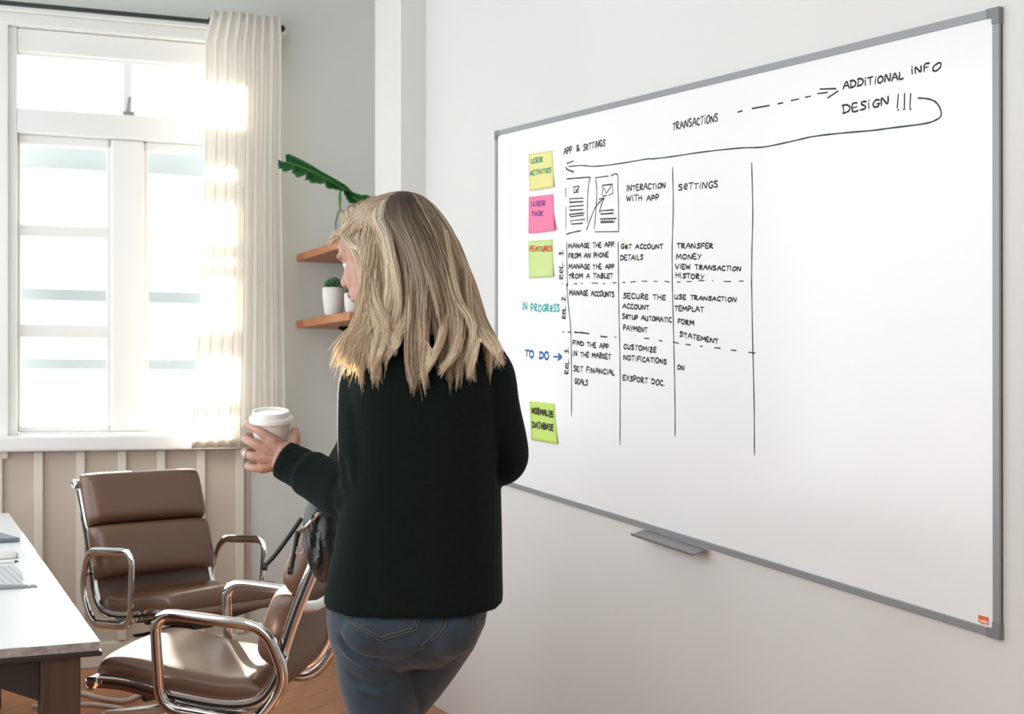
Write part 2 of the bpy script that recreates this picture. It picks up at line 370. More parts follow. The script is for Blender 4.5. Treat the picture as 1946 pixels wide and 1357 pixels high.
mb = MB(); wadd(mb, sm-.022, sm+.03, z_tb-.01, z_tb+.02, -.03, -.005); mb.tube([EP(sm, z_tb+.015, -.02), EP(sm+.01, z_tb+.09, -.02)], .008)
obj('latch', mb, M['alu'], win)
mb = wbox(sl-.26, sr+.2, ez(855,200)+.0, wz0+.005, -.03, .10); o = obj('window_sill', mb, M['paint'], win, smooth=False, bevel=.012)
# wooden boards of the outside shutter rail seen through the panes
def outer(y0, y1, x0, x1):
    off = -.42; a, b = EW(x0, y0, off), EW(x1, y0, off); z1 = a.z; z0 = EW(x0, y1, off).z; mb = MB()
    s0, s1 = (a-EW0).dot(ED), (b-EW0).dot(ED); return wbox(s0, s1, z0, z1, off-.03, off)
rail = thing('balcony_railing', 'pale blue-grey horizontal boards of the railing outside the window panes', 'railing', EP(sm, 0, -.42))
for k, (y0, y1) in enumerate(((268, 310), (424, 446), (546, 567), (681, 700))):
    obj('board', outer(y0, y1, -40, 470), M['shutter'], rail, smooth=False)
for x in (-38, 224, 466): obj('post', outer(262, 1150, x, x+18), M['shutter'], rail, smooth=False)

# ------------------------------------------------------------------ wainscot, baseboard
wz_top = ez(857); wz_bot = ez(1216, 200); ssr = es(474, 1000)
mb = MB(); wadd(mb, s_l, ssr, wz_bot-.02, wz_top+.0, 0, .012)
wains = struct(obj('trim_2', mb, M['wainscot'], smooth=False, bevel=.003))
for x in (-160, -83, -4, 73, 153, 232, 306, 382, 456):
    s = es(x, 1000, .03); obj('batten', wbox(s-.019, s+.019, wz_bot, wz_top, .012, .036), M['batten'], wains, smooth=False, bevel=.003)
mb = MB(); wadd(mb, s_l, s_c+.44, 0, ez(1219, 200), 0, .028); struct(obj('baseboard_back', mb, M['batten'], smooth=False, bevel=.006))

# ------------------------------------------------------------------ curtain and rod
off = .13; OC = .178
rodA, rodB = EW(-120, 0, off), EW(536, 57, off); rz = EW(200, 25, off).z
r0, r1 = (rodA-EW0).dot(ED), (rodB-EW0).dot(ED)
rod = thing('curtain_rod', 'thin dark metal curtain rod above the window', 'curtain rod', EP(r0, rz, off))
zA, zB = EW(0, 4, off).z, EW(410, 43, off).z; rz = (zA+zB)/2
obj('rod_tube', MB().tube([EP(r0, rz, off), EP(r1, rz, off)], .011), M['rod'], rod)
mb = MB(); mb.tube([EP(r1-.02, rz, off), EP(r1-.02, rz-.0, 0)], .010); mb.ball(EP(r1, rz, off), .016); mb.box(EP(r1-.02, rz-.03, .012), (.016,.01,.05), (ED, EN, UZ)); obj('bracket', mb, M['rod'], rod)
mb = MB(); mb.tube([EP(es(404,45,off), rz, off-.012), EP(es(404,45,off), rz, off+.012)], .024); obj('ring', mb, M['rod'], rod)
rows_c = []; NU, NV = 150, 40
ztop = EW(470, 26, OC).z; zbt = EW(440, 851, OC).z
for j in range(NV+1):
    v = j/NV; z = ztop+(zbt-ztop)*v; py = 26+(851-26)*v
    xl = interp(py, [20, 90, 200, 420, 600, 760, 851], [405, 388, 390, 384, 378, 366, 360]); xr = interp(py, [20, 60, 300, 600, 851], [532, 535, 532, 536, 540])
    sL, sR = es(xl, py, OC), es(xr, py, OC); row = []
    for i in range(NU+1):
        u = i/NU; am = .014+.012*min(1, v*1.6)
        ph = u*2*math.pi*8.2+.5*math.sin(u*9+1.3)+.25*math.sin(v*3+u*6)
        row.append(EP(sL+(sR-sL)*u+.008*math.cos(ph)*min(1, v*2), z, OC+am*math.sin(ph)+.012*math.sin(u*5+v*2)))
    rows_c.append(row)
cur = obj('curtain', MB().grid(rows_c), M['curtain'])
s = cur.modifiers.new('thick', 'SOLIDIFY'); s.thickness = .0015
tag(cur, 'sheer white curtain gathered in folds at the right of the window', 'curtain')
hem = [[p+(p-EP(0,0,OC)).normalized()*0+EN*.0012 for p in r] for r in rows_c[-3:]]
obj('hem', MB().grid(hem), M['curtain'], cur, local=True)

# ------------------------------------------------------------------ whiteboard
OFFB = .0125
c_tl, c_tr, c_br, c_bl = RW(940,250,OFFB), RW(1898,13,OFFB), RW(1899,1216,OFFB), RW(940,916,OFFB)
wb = thing('whiteboard', 'large white dry-erase board with grey frame and marker writing on the right wall', 'whiteboard', (c_bl+c_br)/2)
def uv(p, off=0): d = p-RW0; return d.dot(WD), p.z
def lerp(a, b, t): return a+(b-a)*t
def inset(ts):                       # frame corner points at inset distances from the outer outline
    c = [c_bl, c_br, c_tr, c_tl]; return [lerp(c[i], c[i], 0) for i in range(4)]
FWd = .0175
def quad(k): # corners inset by k metres
    a = [c_bl, c_br, c_tr, c_tl]; out = []
    for i in range(4):
        p = a[i]; e1 = (a[(i+1)%4]-p).normalized(); e2 = (a[i-1]-p).normalized(); out.append(p+(e1+e2)*k)
    return out
qo, qi = quad(0), quad(FWd)
mb = MB(); qq = quad(.006); mb.hexa([p-WN*.009 for p in qq]+[p-WN*.004 for p in qq]); obj('writing_surface', mb, M['board'], wb, smooth=False)
for i, nm in enumerate(('frame_rail',)*4):
    j = (i+1) % 4; mb = MB()
    mb.hexa([qo[i]-WN*.0075, qo[j]-WN*.0075, qi[j]-WN*.0075, qi[i]-WN*.0075, qo[i], qo[j], qi[j], qi[i]]); obj(nm, mb, M['alu'], wb, smooth=False, bevel=.0015)
mb = MB(); q2 = quad(.002); mb.hexa([p-WN*.0122 for p in q2]+[p-WN*.0065 for p in q2]); obj('backing', mb, M['black'], wb, smooth=False)
for i in range(4):
    p = qo[i]; a = [c_bl, c_br, c_tr, c_tl]; e1 = (a[(i+1)%4]-p).normalized(); e2 = (a[i-1]-p).normalized(); mb = MB(); k, l = .022, -.0012
    o0 = p+(e1+e2)*l; L = .034
    poly = [o0, o0+e1*L, o0+e1*L+e2*(FWd+.002), o0+e1*(FWd+.006)+e2*(FWd+.002), o0+e1*(FWd+.002)+e2*(FWd+.006), o0+e1*(FWd+.002)+e2*L, o0+e2*L]
    mb.prism([x-WN*.0118 for x in poly], WN*.0132); obj('corner_cap', mb, M['alu_dark'], wb, smooth=False, bevel=.0012)
# pen tray under the lower rail
pa, pb = RW(1224,1009,OFFB), RW(1341,1047,OFFB); e = (pb-pa).normalized(); up = UZ
mb = MB(); prof = [(-.001,.004),(-.001,-.003),(.045,-.012),(.048,-.004),(.044,-.004),(.042,-.007)]
mb.loft([[p+WN*a+up*b for a, b in prof] for p in (pa, pb)]); obj('pen_tray', mb, M['alu'], wb, smooth=False)
# maker's sticker
lg = [RW(x, y, OFFB-.0028) for x, y in ((1859.5,1168.5),(1878,1173.5),(1878,1188),(1869,1185),(1866.5,1186.8),(1864,1183.2),(1859.5,1182))]
mb = MB(); mb.prism(lg, WN*.0008); sticker = obj('sticker', mb, M['orange'], wb, smooth=False)

# marker strokes --------------------------------------------------
FONT = {
'A':(.8,[[(0,0),(.38,1),(.75,.02)],[(.15,.42),(.62,.40)]]),'B':(.7,[[(.05,0),(.05,1),(.45,.92),(.5,.7),(.08,.53),(.55,.4),(.55,.1),(.03,0)]]),
'C':(.65,[[(.6,.85),(.3,1),(.05,.6),(.12,.12),(.4,0),(.62,.12)]]),'D':(.75,[[(.05,0),(.06,1)],[(-.05,.95),(.4,.92),(.68,.55),(.5,.12),(-.02,0)]]),
'E':(.6,[[(.5,1),(.04,.95),(.05,.03),(.55,.02)],[(.05,.5),(.45,.52)]]),'F':(.6,[[(.06,0),(.05,.97),(.55,1)],[(.05,.5),(.45,.53)]]),
'G':(.72,[[(.62,.88),(.3,1),(.05,.5),(.25,.02),(.6,.1),(.62,.42)],[(.4,.42),(.7,.44)]]),'H':(.72,[[(.05,0),(.05,1)],[(.62,1),(.62,0)],[(.05,.48),(.62,.54)]]),
'I':(.28,[[(.1,1),(.12,0)]]),'J':(.5,[[(.4,1),(.38,.15),(.15,0),(0,.15)]]),'K':(.65,[[(.05,1),(.06,0)],[(.55,.95),(.08,.45),(.6,0)]]),
'L':(.55,[[(.06,1),(.05,.03),(.52,.05)]]),'M':(.9,[[(.02,0),(.1,1),(.4,.35),(.7,1),(.82,0)]]),'N':(.78,[[(.04,0),(.06,.95),(.6,.05),(.66,1)]]),
'O':(.76,[[(.35,1),(.06,.7),(.1,.15),(.38,0),(.66,.35),(.6,.85),(.35,1)]]),'P':(.62,[[(.06,0),(.05,1),(.42,.98),(.55,.75),(.4,.5),(.06,.45)]]),
'R':(.66,[[(.06,0),(.05,1),(.42,.96),(.5,.72),(.1,.48),(.6,0)]]),'S':(.62,[[(.56,.9),(.25,1),(.08,.75),(.5,.35),(.42,.05),(.02,.05)]]),
'T':(.66,[[(.0,.95),(.64,1)],[(.32,.97),(.3,0)]]),'U':(.72,[[(.05,1),(.08,.2),(.3,0),(.55,.15),(.6,1)],[(.6,.4),(.64,0)]]),'V':(.7,[[(0,1),(.3,0),(.66,1)]]),
'W':(.92,[[(0,1),(.2,0),(.42,.7),(.62,0),(.85,1)]]),'X':(.68,[[(0,1),(.62,0)],[(.6,1),(.02,0)]]),'Y':(.66,[[(0,1),(.3,.5)],[(.62,1),(.18,-.1)]]),
'Z':(.66,[[(.02,.96),(.6,1),(.04,.02),(.64,0)],[(.15,.5),(.5,.52)]]),'&':(.8,[[(.7,0),(.15,.75),(.3,1),(.5,.78),(.08,.3),(.3,0),(.68,.4)]]),
'.':(.3,[[(.08,.02),(.14,.06)]]),'1':(.45,[[(.02,.65),(.25,1),(.25,0)],[(.0,0),(.5,0)]]),'2':(.6,[[(.05,.8),(.3,1),(.52,.75),(.03,0),(.6,.03)]]),
'3':(.6,[[(.05,.95),(.5,1),(.25,.58),(.52,.3),(.25,0),(.02,.08)]]),'i':(.3,[[(.1,.72),(.12,0)],[(.12,.98),(.15,1.03)]]),' ':(.55,[]),
'e':(.6,[[(.1,.45),(.5,.5),(.42,.85),(.15,.8),(.08,.2),(.5,.03)]]),'t':(.6,[[(0,.72),(.55,.78)],[(.28,1),(.27,0)]]),}
def zA(x, y): return 930+x/3.672, 230+y/3.672
def zBf(x, y): return 960+x/3.77, 540+y/3.77
def zCf(x, y): return 1240+x/2.7564, 80+y/2.7564
def zDf(x, y): return 980+x/4.677, 270+y/4.677
def strokes_text(txt, z, x0, y0, x1, y1, h, up=(0,-1), seed=0):
    r = random.Random(hash((txt, x0)) % 9999 if False else int(x0*7+y0*13)); a = z(x0, y0); b = z(x1, y1); k = z(1, 0)[0]-z(0, 0)[0]; h = h*k
    tot = sum(FONT[c][0] for c in txt)+.12*(len(txt)-1); dx, dy = (b[0]-a[0])/tot, (b[1]-a[1])/tot; p = 0; out = []
    for c in txt:
        w, ss = FONT[c]; j = r.uniform(-.05, .05); sc = r.uniform(.9, 1.1); sl = r.uniform(-.06, .10)
        for s in ss:
            out.append([(a[0]+dx*(p+x+sl*y)+up[0]*h*(y*sc+j), a[1]+dy*(p+x+sl*y)+up[1]*h*(y*sc+j)) for x, y in s])
        p += w+.12
    return out
def ribbon(strokes, wpx, off, mb=None, dense=True):
    mb = mb or MB()
    for k, s in enumerate(strokes):
        P = [RW(x, y, off+.00004*(k % 5)) for x, y in s]
        if len(P) > 2 and dense: P = spline(P, 4)
        n = len(P); w = wpx*1.22/(PXM_R*(s[0][0]+246))*.5
        L, R = [], []
        for i, p in enumerate(P):
            t = (P[min(i+1,n-1)]-P[max(i-1,0)]); t = t.normalized() if t.length > 1e-7 else UZ
            nn = WN.cross(t); ww = w*(.75 if i in (0, n-1) else 1)*(1+.15*math.sin(i*1.7+k))
            if i == 0: p = p-t*w*.6
            if i == n-1: p = p+t*w*.6
            L.append(p+nn*ww); R.append(p-nn*ww)
        top = L+R[::-1]
        mb.add([q for pr in zip(L, R) for q in pr], [(2*i, 2*i+1, 2*i+3, 2*i+2) for i in range(n-1)])
    return mb
INK = OFFB-.0036
def write(name, strokes, m='ink_black', w=2.5, parent=None, off=INK, dense=True):
    return obj(name, ribbon(strokes, w, off, dense=dense), M[m], parent or wb, smooth=False)
T = strokes_text
for q in (T('APP', zA, 520,231,575,219,44), T('&', zA, 607,212,632,206,44), T('SeTTiNGS', zA, 655,205,808,172,42)): write('lettering', q)
write('lettering', T('TRANSACTiONS', zCf, 105,462,342,414,38), w=2.4)
for q in (T('ADDiTiONAL', zCf, 998,245,1315,192,38), T('iNF', zCf, 1355,166,1448,148,36)+[[zCf(x,y) for x,y in ((1500,108),(1475,125),(1468,145),(1482,152),(1505,135),(1511,113),(1500,108))]],
    T('DESiGN', zCf, 998,374,1240,325,40), [[(1707,179),(1705,205)],[(1719,178),(1718.5,206)],[(1730.5,178),(1729,205)],[(1706,209.5),(1708,208.5)],[(1716.5,208),(1719,207.5)],[(1729,208),(1731,207)]]): write('lettering', q, w=3)
write('arrow_marking', [[zCf(*p) for p in s] for s in ([(447,367),(470,360)],[(522,348),(612,332)],[(657,323),(683,318)],[(727,306),(765,298)],[(800,289),(826,284)],[(865,270),(915,264)],[(877,246),(960,244)],[(972,256),(918,292)])], w=3)
write('arrow_marking', [[zCf(*p) for p in ((1390,293),(1440,297),(1480,312),(1505,345),(1511,385),(1480,410),(1420,428),(1250,450),(1150,463),(980,478),(840,495),(720,522),(580,550),(460,555),(270,575),(100,600),(0,612))]
      +[zA(*p) for p in ((1100,265),(870,303),(730,316),(640,310),(550,318))], [zA(540,298), zA(585,280)], [zA(*p) for p in ((533,322),(545,338),(588,356))]], m='ink_green', w=2.7)
def LA(*ss): return [[zA(*p) for p in s] for s in ss]
write('sketch_marking', LA([(540,404),(620,398),(700,394),(697,420),(688,480),(684,600),(685,710)],[(534,466),(533,530)],[(535,600),(534,755)],[(535,792),(570,780),(640,765)]), 'ink_green', 2.1)
write('sketch_marking', LA([(588,460),(591,502)],[(588,500),(620,496)],[(586,460),(626,454)],[(622,458),(618,500)],[(600,472),(608,492),(626,458)],[(603,490),(620,468)],
   [(558,543),(562,568),(655,562),(655,538),(558,543)],[(560,597),(562,624),(655,617),(658,588),(560,597)],[(558,652),(568,668),(657,656),(650,642),(558,652)],[(640,645),(664,640)],[(567,697),(572,720),(651,714),(651,690)],[(565,697),(668,685)]), w=2.1, dense=False)
write('sketch_marking', LA([(740,396),(830,384)],[(848,382),(893,372),(896,470),(900,560),(902,770)],[(902,772),(735,774)],[(740,396),(749,480),(745,600),(732,755)]), 'ink_green', 2.1)
write('sketch_marking', LA([(788,449),(858,442),(861,505),(832,518)],[(793,450),(787,515)],[(790,525),(820,519)],[(800,470),(815,505),(850,455)],[(777,627),(777,650),(865,643),(867,620),(777,627)],[(776,682),(776,708),(870,704),(874,682)],[(774,682),(886,680)],
   *[[(782+i*13,704),(793+i*13,684)] for i in range(6)]), w=2.3, dense=False)
write('arrow_marking', LA([(678,760),(700,700),(735,610),(770,565),(800,540)],[(765,546),(802,537)],[(800,540),(780,590),(767,638)]), w=2.3)
def LB(*ss): return [[zBf(*p) for p in s] for s in ss]
for g in (LA([(540,845),(541,1000),(545,1150)])[0]+LB([(440,0),(455,170),(470,330),(475,600),(475,945)])[0],
          LA([(898,845),(900,1000),(902,1150)])[0]+LB([(812,0),(815,200),(820,400),(824,700),(822,1152)])[0],
          LA([(1278,323),(1283,600),(1275,880),(1276,1100)])[0]+LB([(1197,0),(1205,300),(1212,600),(1217,900),(1217,1090)])[0],
          LA([(1830,292),(1838,640),(1832,900),(1829,1150)])[0]+LB([(1765,0),(1775,500),(1784,900),(1785,1222)])[0]):
    write('grid_line', [g], 'ink_black', 2.3)
for q in LA([(508,1136),(512,1136)],[(543,1138),(547,1138)],[(590,1136),(612,1137)],[(640,1134),(650,1134)],[(715,1131),(755,1132)],[(793,1136),(806,1136)],[(860,1130),(885,1128)],[(928,1126),(948,1127)],[(985,1124),(1020,1120)],[(1065,1118),(1100,1119)],[(1147,1118),(1170,1120)],[(1222,1118),(1255,1124)],[(1310,1123),(1332,1123)],[(1378,1120),(1408,1120)],[(1460,1116),(1500,1114)],[(1556,1115),(1561,1115)],[(1635,1120),(1685,1120)],[(1742,1118),(1772,1117)]): write('dash', [q], w=2)
for q in LB([(412,343),(420,343)],[(450,343),(466,345)],[(495,345),(545,348),(602,355)],[(683,373),(708,378),(732,378)],[(787,380),(794,381)],[(998,387),(1030,390)],[(1103,404),(1123,407)],[(1203,415),(1242,424)],[(1293,431),(1328,436)],[(1398,445),(1412,446)],[(1500,456),(1542,459)],[(1618,473),(1655,476)],[(1743,488),(1789,494)]): write('dash', [q], w=2.4)
for tx in (('iNTERACTiON', zA,955,490,1230,466,38),('WiTH APP', zA,957,557,1182,553,36),('SeTTiNGS', zA,1320,482,1597,462,42),('MANAGE THE APP.', zA,553,887,880,878,32),('FROM AN PHONE', zA,553,958,832,950,32),('MANAGE THE APP', zA,553,1030,872,1034,30),('tROM A TABLET', zA,553,1100,864,1096,31),
    ('GeT ACCOUNT', zA,918,890,1212,891,29),('DETAiLS', zA,915,970,1072,968,34),('TRANSFER', zA,1308,887,1563,887,32),('MONEY', zA,1305,964,1480,962,34),('ViEW TRANSACTiON', zA,1298,1030,1757,1046,30),('HiSTORY', zA,1298,1090,1497,1106,32)):
    write('lettering', T(*tx), w=2.5)
for tx in (('MANAGE ACCOUNTS', zBf,460,78,782,91,35),('SECURE THE', zBf,845,100,1150,113,33),('ACCOUNT', zBf,842,173,1032,184,30),('SeTUP AUTOMATiC', zBf,840,247,1193,273,32),('PAYMENT', zBf,845,326,1020,346,34),('USE TRANSACTiON', zBf,1213,105,1657,126,29),('TEMPLAT', zBf,1213,188,1424,199,33),('FORM', zBf,1237,281,1354,298,32),('STATEMENT', zBf,1250,373,1527,428,32),
    ('FiND THE APP', zBf,483,433,742,466,31),('iN THE MARKET', zBf,483,512,757,538,33),('SET FiNANCiAL', zBf,490,621,784,652,34),('GOALS', zBf,497,713,592,726,40),('CUSTOMiZE', zBf,848,461,1082,488,31),('NOTiFiCATiONS', zBf,848,541,1157,573,34),('EXSPORT DOC.', zBf,842,685,1145,729,36),('ON', zBf,1235,611,1283,616,31)):
    write('lettering', T(*tx), w=2.5)
write('lettering', T('ReL. 1.', zA,513,1103,513,893,27,up=(-1,0)), w=2.3); write('lettering', T('ReL. 2.', zBf,433,248,431,78,26,up=(-1,0)), w=2.3); write('lettering', T('ReL. 3.', zBf,455,642,453,452,26,up=(-1,0)), w=2.3)
write('lettering', T('iN', zBf,122,184,160,186,50)+T('PROGReSS', zBf,184,195,391,196,48), 'ink_teal', 2.8)
write('lettering', T('TO DO', zBf,140,517,316,541,50), 'ink_blue', 3.6); write('arrow_marking', LB([(347,520),(402,522)],[(380,500),(404,522),(378,543)]), 'ink_blue', 3.6)
write('smudge_marking', LA([(583,836),(685,920)],[(923,824),(1045,972)]), 'note_green', 1.0)
# logo lettering
def lp(x, y): return (1859.5+x, 1168.5+y+x*.27)
def ring(cx, cy, r, a0=0, a1=360): return [lp(cx+r*math.cos(math.radians(a0+(a1-a0)*k/10)), cy-r*1.25*math.sin(math.radians(a0+(a1-a0)*k/10))) for k in range(11)]
write('logo', [[lp(1.7,12.2),lp(1.7,8.6)], ring(3.2,10.2,1.5,150,0)+[lp(4.7,12.2)], ring(7.4,10.4,1.45), [lp(10.2,6.2),lp(10.2,11.8)], ring(11.8,10.4,1.45), ring(15.6,10.4,1.45)], 'white_ink', .95, sticker, OFFB-.0018)

# ------------------------------------------------------------------ sticky notes on the board
def note(corners, m, label, texts, ink, w=1.7, curl=.006):
    tl, tr, br, bl = corners; rows = []; n = 12; base = OFFB-.0032
    for j in range(n+1):
        v = j/n; row = []
        for i in range(9):
            u = i/8; x = (tl[0]*(1-u)+tr[0]*u)*(1-v)+(bl[0]*(1-u)+br[0]*u)*v; y = (tl[1]*(1-u)+tr[1]*u)*(1-v)+(bl[1]*(1-u)+br[1]*u)*v
            row.append(RW(x, y, base+curl*max(0, v-.35)**2*2.2))
        rows.append(row)
    o = bpy.data.objects.new('sticky_note', MB().grid(rows) and to_mesh('sticky_note', MB().grid(rows))); COL.objects.link(o); o.data.materials.append(M[m])
    sd = o.modifiers.new('paper', 'SOLIDIFY'); sd.thickness = .0006; sd.offset = 1
    for p in o.data.polygons: p.use_smooth = True
    tag(o, label, 'sticky note', 'sticky notes on the whiteboard')
    ymin = (tl[1]+tr[1])/2; ymax = (bl[1]+br[1])/2
    st = [s for t in texts for s in T(*t)]; mb = MB()
    for s in st:
        v = max(0, min(1, (s[0][1]-ymin)/(ymax-ymin))); ribbon([s], w, base+curl*max(0, v-.35)**2*2.2+.0022, mb)
    obj('lettering', mb, M[ink], o, smooth=False, local=True)
note(((1004,293),(1050,285.5),(1052,355),(1006,363)), 'note_yellow', 'pale yellow sticky note reading user activities, top of the column', [('USER', zDf,135,190,238,172,42),('ACTiViTiES', zDf,122,299,314,266,42)], 'ink_sea')
note(((1005,374.5),(1051.5,369),(1053.5,437),(1004,444)), 'note_pink', 'bright pink sticky note reading user task', [('USER', zDf,138,568,260,563,38),('TASK', zDf,138,659,243,653,38)], 'ink_violet', curl=.012)
note(((1004,458),(1050.5,455),(1051,526),(1005,529)), 'note_green', 'pale green sticky note reading features in orange', [('FEATURES', zDf,122,969,322,968,42)], 'ink_red', 2.1)
note(((1006,762),(1054,767),(1059,844),(1009.5,836)), 'note_lime', 'lime green sticky note reading normalize database, lowest on the board', [('NORMALiZE', zBf,190,926,346,953,40),('DATABASE', zBf,192,1026,346,1052,42)], 'ink_black', 2.3)

# ------------------------------------------------------------------ desk and what lies on it
TZ = .78
tn, tf, tl = onz(190, 1218, TZ), onz(6, 960, TZ), onz(0, 1234, TZ)
dA = (tf-tn); dA.z = 0; LT = dA.length; dA.normalize(); dB = V(-dA.y, dA.x, 0); dB = dB if dB.x < 0 else -dB
LT = min(LT, 3.0)
def DK(a, b, z): p = tn+dA*a+dB*b; return V(p.x, p.y, z)
desk = thing('desk', 'white topped desk on dark brown wooden legs in the lower left corner', 'desk', DK(LT/2, .45, 0))
def dbox(a0, a1, b0, b1, z0, z1): return MB().hexa([DK(a0,b0,z0), DK(a1,b0,z0), DK(a1,b1,z0), DK(a0,b1,z0), DK(a0,b0,z1), DK(a1,b0,z1), DK(a1,b1,z1), DK(a0,b1,z1)])
obj('tabletop', dbox(0, LT, 0, .95, TZ-.019, TZ), M['table_white'], desk, smooth=False, bevel=.0012)
mb = dbox(-.0006, .0005, .0015, .95, TZ-.018, TZ-.0015); obj('worn_edge', mb, M['table_edge'], desk, smooth=False)
obj('under_board', dbox(-.003, LT, -.004, .95, TZ-.030, TZ-.0192), M['dark_board'], desk, smooth=False, bevel=.003)
for a in (.012, LT-.12):
    for b in (.035, .80): obj('leg', dbox(a, a+.075, b, b+.075, 0, TZ-.0302), M['wood_leg'], desk, smooth=False, bevel=.003)
g = [DK(.03, .112, TZ-.031), DK(.03, .30, TZ-.031), DK(.03, .112, TZ-.115)]
obj('corner_brace', MB().prism(g, dA*.025), M['dark_board'], desk, smooth=False)
o = obj('crate', dbox(.40, .85, .305, .72, 0, .52), M['wood_red'], None, smooth=False, bevel=.004)
tag(o, 'red-brown wooden box standing under the desk behind its front leg', 'box')
# keyboard
kA, kB = onz(73, 1116, TZ), onz(29, 1079, TZ); kx = kB-kA; kx.z = 0; kx.normalize(); ky = V(-kx.y, kx.x, 0); KL, KD = .42, .115
kb = thing('keyboard', 'slim silver keyboard with light grey keys at the near end of the desk', 'keyboard', kA)
def KP(a, b, h): p = kA+kx*a+ky*b; return V(p.x, p.y, TZ+h)
mb = MB().hexa([KP(0,0,.0005), KP(KL,0,.0005), KP(KL,KD,.0005), KP(0,KD,.0005), KP(0,0,.005), KP(KL,0,.005), KP(KL,KD,.0125), KP(0,KD,.0125)])
obj('case', mb, M['keyboard'], kb, smooth=False, bevel=.0018)
rest = MB(); n = 0
for r in range(6):
    b0 = .004+r*.0184; xx = .005
    while xx < KL-.016:
        wk = .105 if r == 0 and .20 < xx < .22 else .0160
        b1 = b0+.0156; h0 = .005+.0075*b0/KD; h1 = .005+.0075*b1/KD
        q = [KP(xx,b0,h0-.001), KP(xx+wk,b0,h0-.001), KP(xx+wk,b1,h1-.001), KP(xx,b1,h1-.001), KP(xx+.0006,b0+.0006,h0+.0026), KP(xx+wk-.0006,b0+.0006,h0+.0026), KP(xx+wk-.0006,b1-.0006,h1+.0026), KP(xx+.0006,b1-.0006,h1+.0026)]
        if n < 98: obj('key', MB().hexa(q), M['keys'], kb, smooth=False)
        else: rest.hexa(q)
        n += 1; xx += wk+.0031
if rest.v: o = obj('key_rows', rest, M['keys'], kb, smooth=False); o['kind'] = 'stuff'
# small things further up the desk
p = onz(38, 1030, TZ); q = onz(-60, 1036, TZ); e = (q-p); e.z = 0; e.normalize(); f = V(e.y, -e.x, 0); f = f if f.y > 0 else -f
mb = MB().hexa([p+e*0, p+e*.30, p+e*.30+f*.21, p+e*.02+f*.21]+[x+UZ*.014 for x in (p+e*.0, p+e*.30, p+e*.30+f*.21, p+e*.02+f*.21)])
for i in range(len(mb.v)): mb.v[i] = (mb.v[i][0], mb.v[i][1], mb.v[i][2]+.001)
o = obj('tablet', mb, M['slate'], None, smooth=False, bevel=.004); tag(o, 'flat slate-grey tablet lying at the far end of the desk', 'tablet')
c = onz(-2, 1061, TZ); ms = thing('computer_mouse', 'low white computer mouse on the desk behind the keyboard', 'computer mouse', c)
mb = MB(); rr = []
for i in range(9):
    t = i/8; x = -.055+.11*t; h = .026*math.sin(math.pi*min(1, .12+t*.82))**.7; wd = .031*(1-abs(2*t-1)**4)**.5+.002
    rr.append([c+e*x+f*wd*math.cos(a)+UZ*(.0015+max(0, h*math.sin(a))) for a in [2*math.pi*k/14 for k in range(14)]])
mb.loft(rr); obj('body', mb, M['white_plastic'], ms); obj('base', MB().box(c+UZ*.0015, (.05,.026,.0012), (e,f,UZ)), M['slate'], ms, smooth=False)
a, b = onz(36, 1069.5, TZ), onz(-30, 1073, TZ); a.z += .0042; b.z += .0042; pn = thing('pen', 'thin grey pen lying on the desk just behind the keyboard', 'pen', a); d = (b-a).normalized()
obj('barrel', MB().tube([a+d*.012, a+d*.145], .004), M['white_plastic'], pn); obj('tip', MB().tube([a, a+d*.004, a+d*.012], [.0008,.002,.0038]), M['rod'], pn)

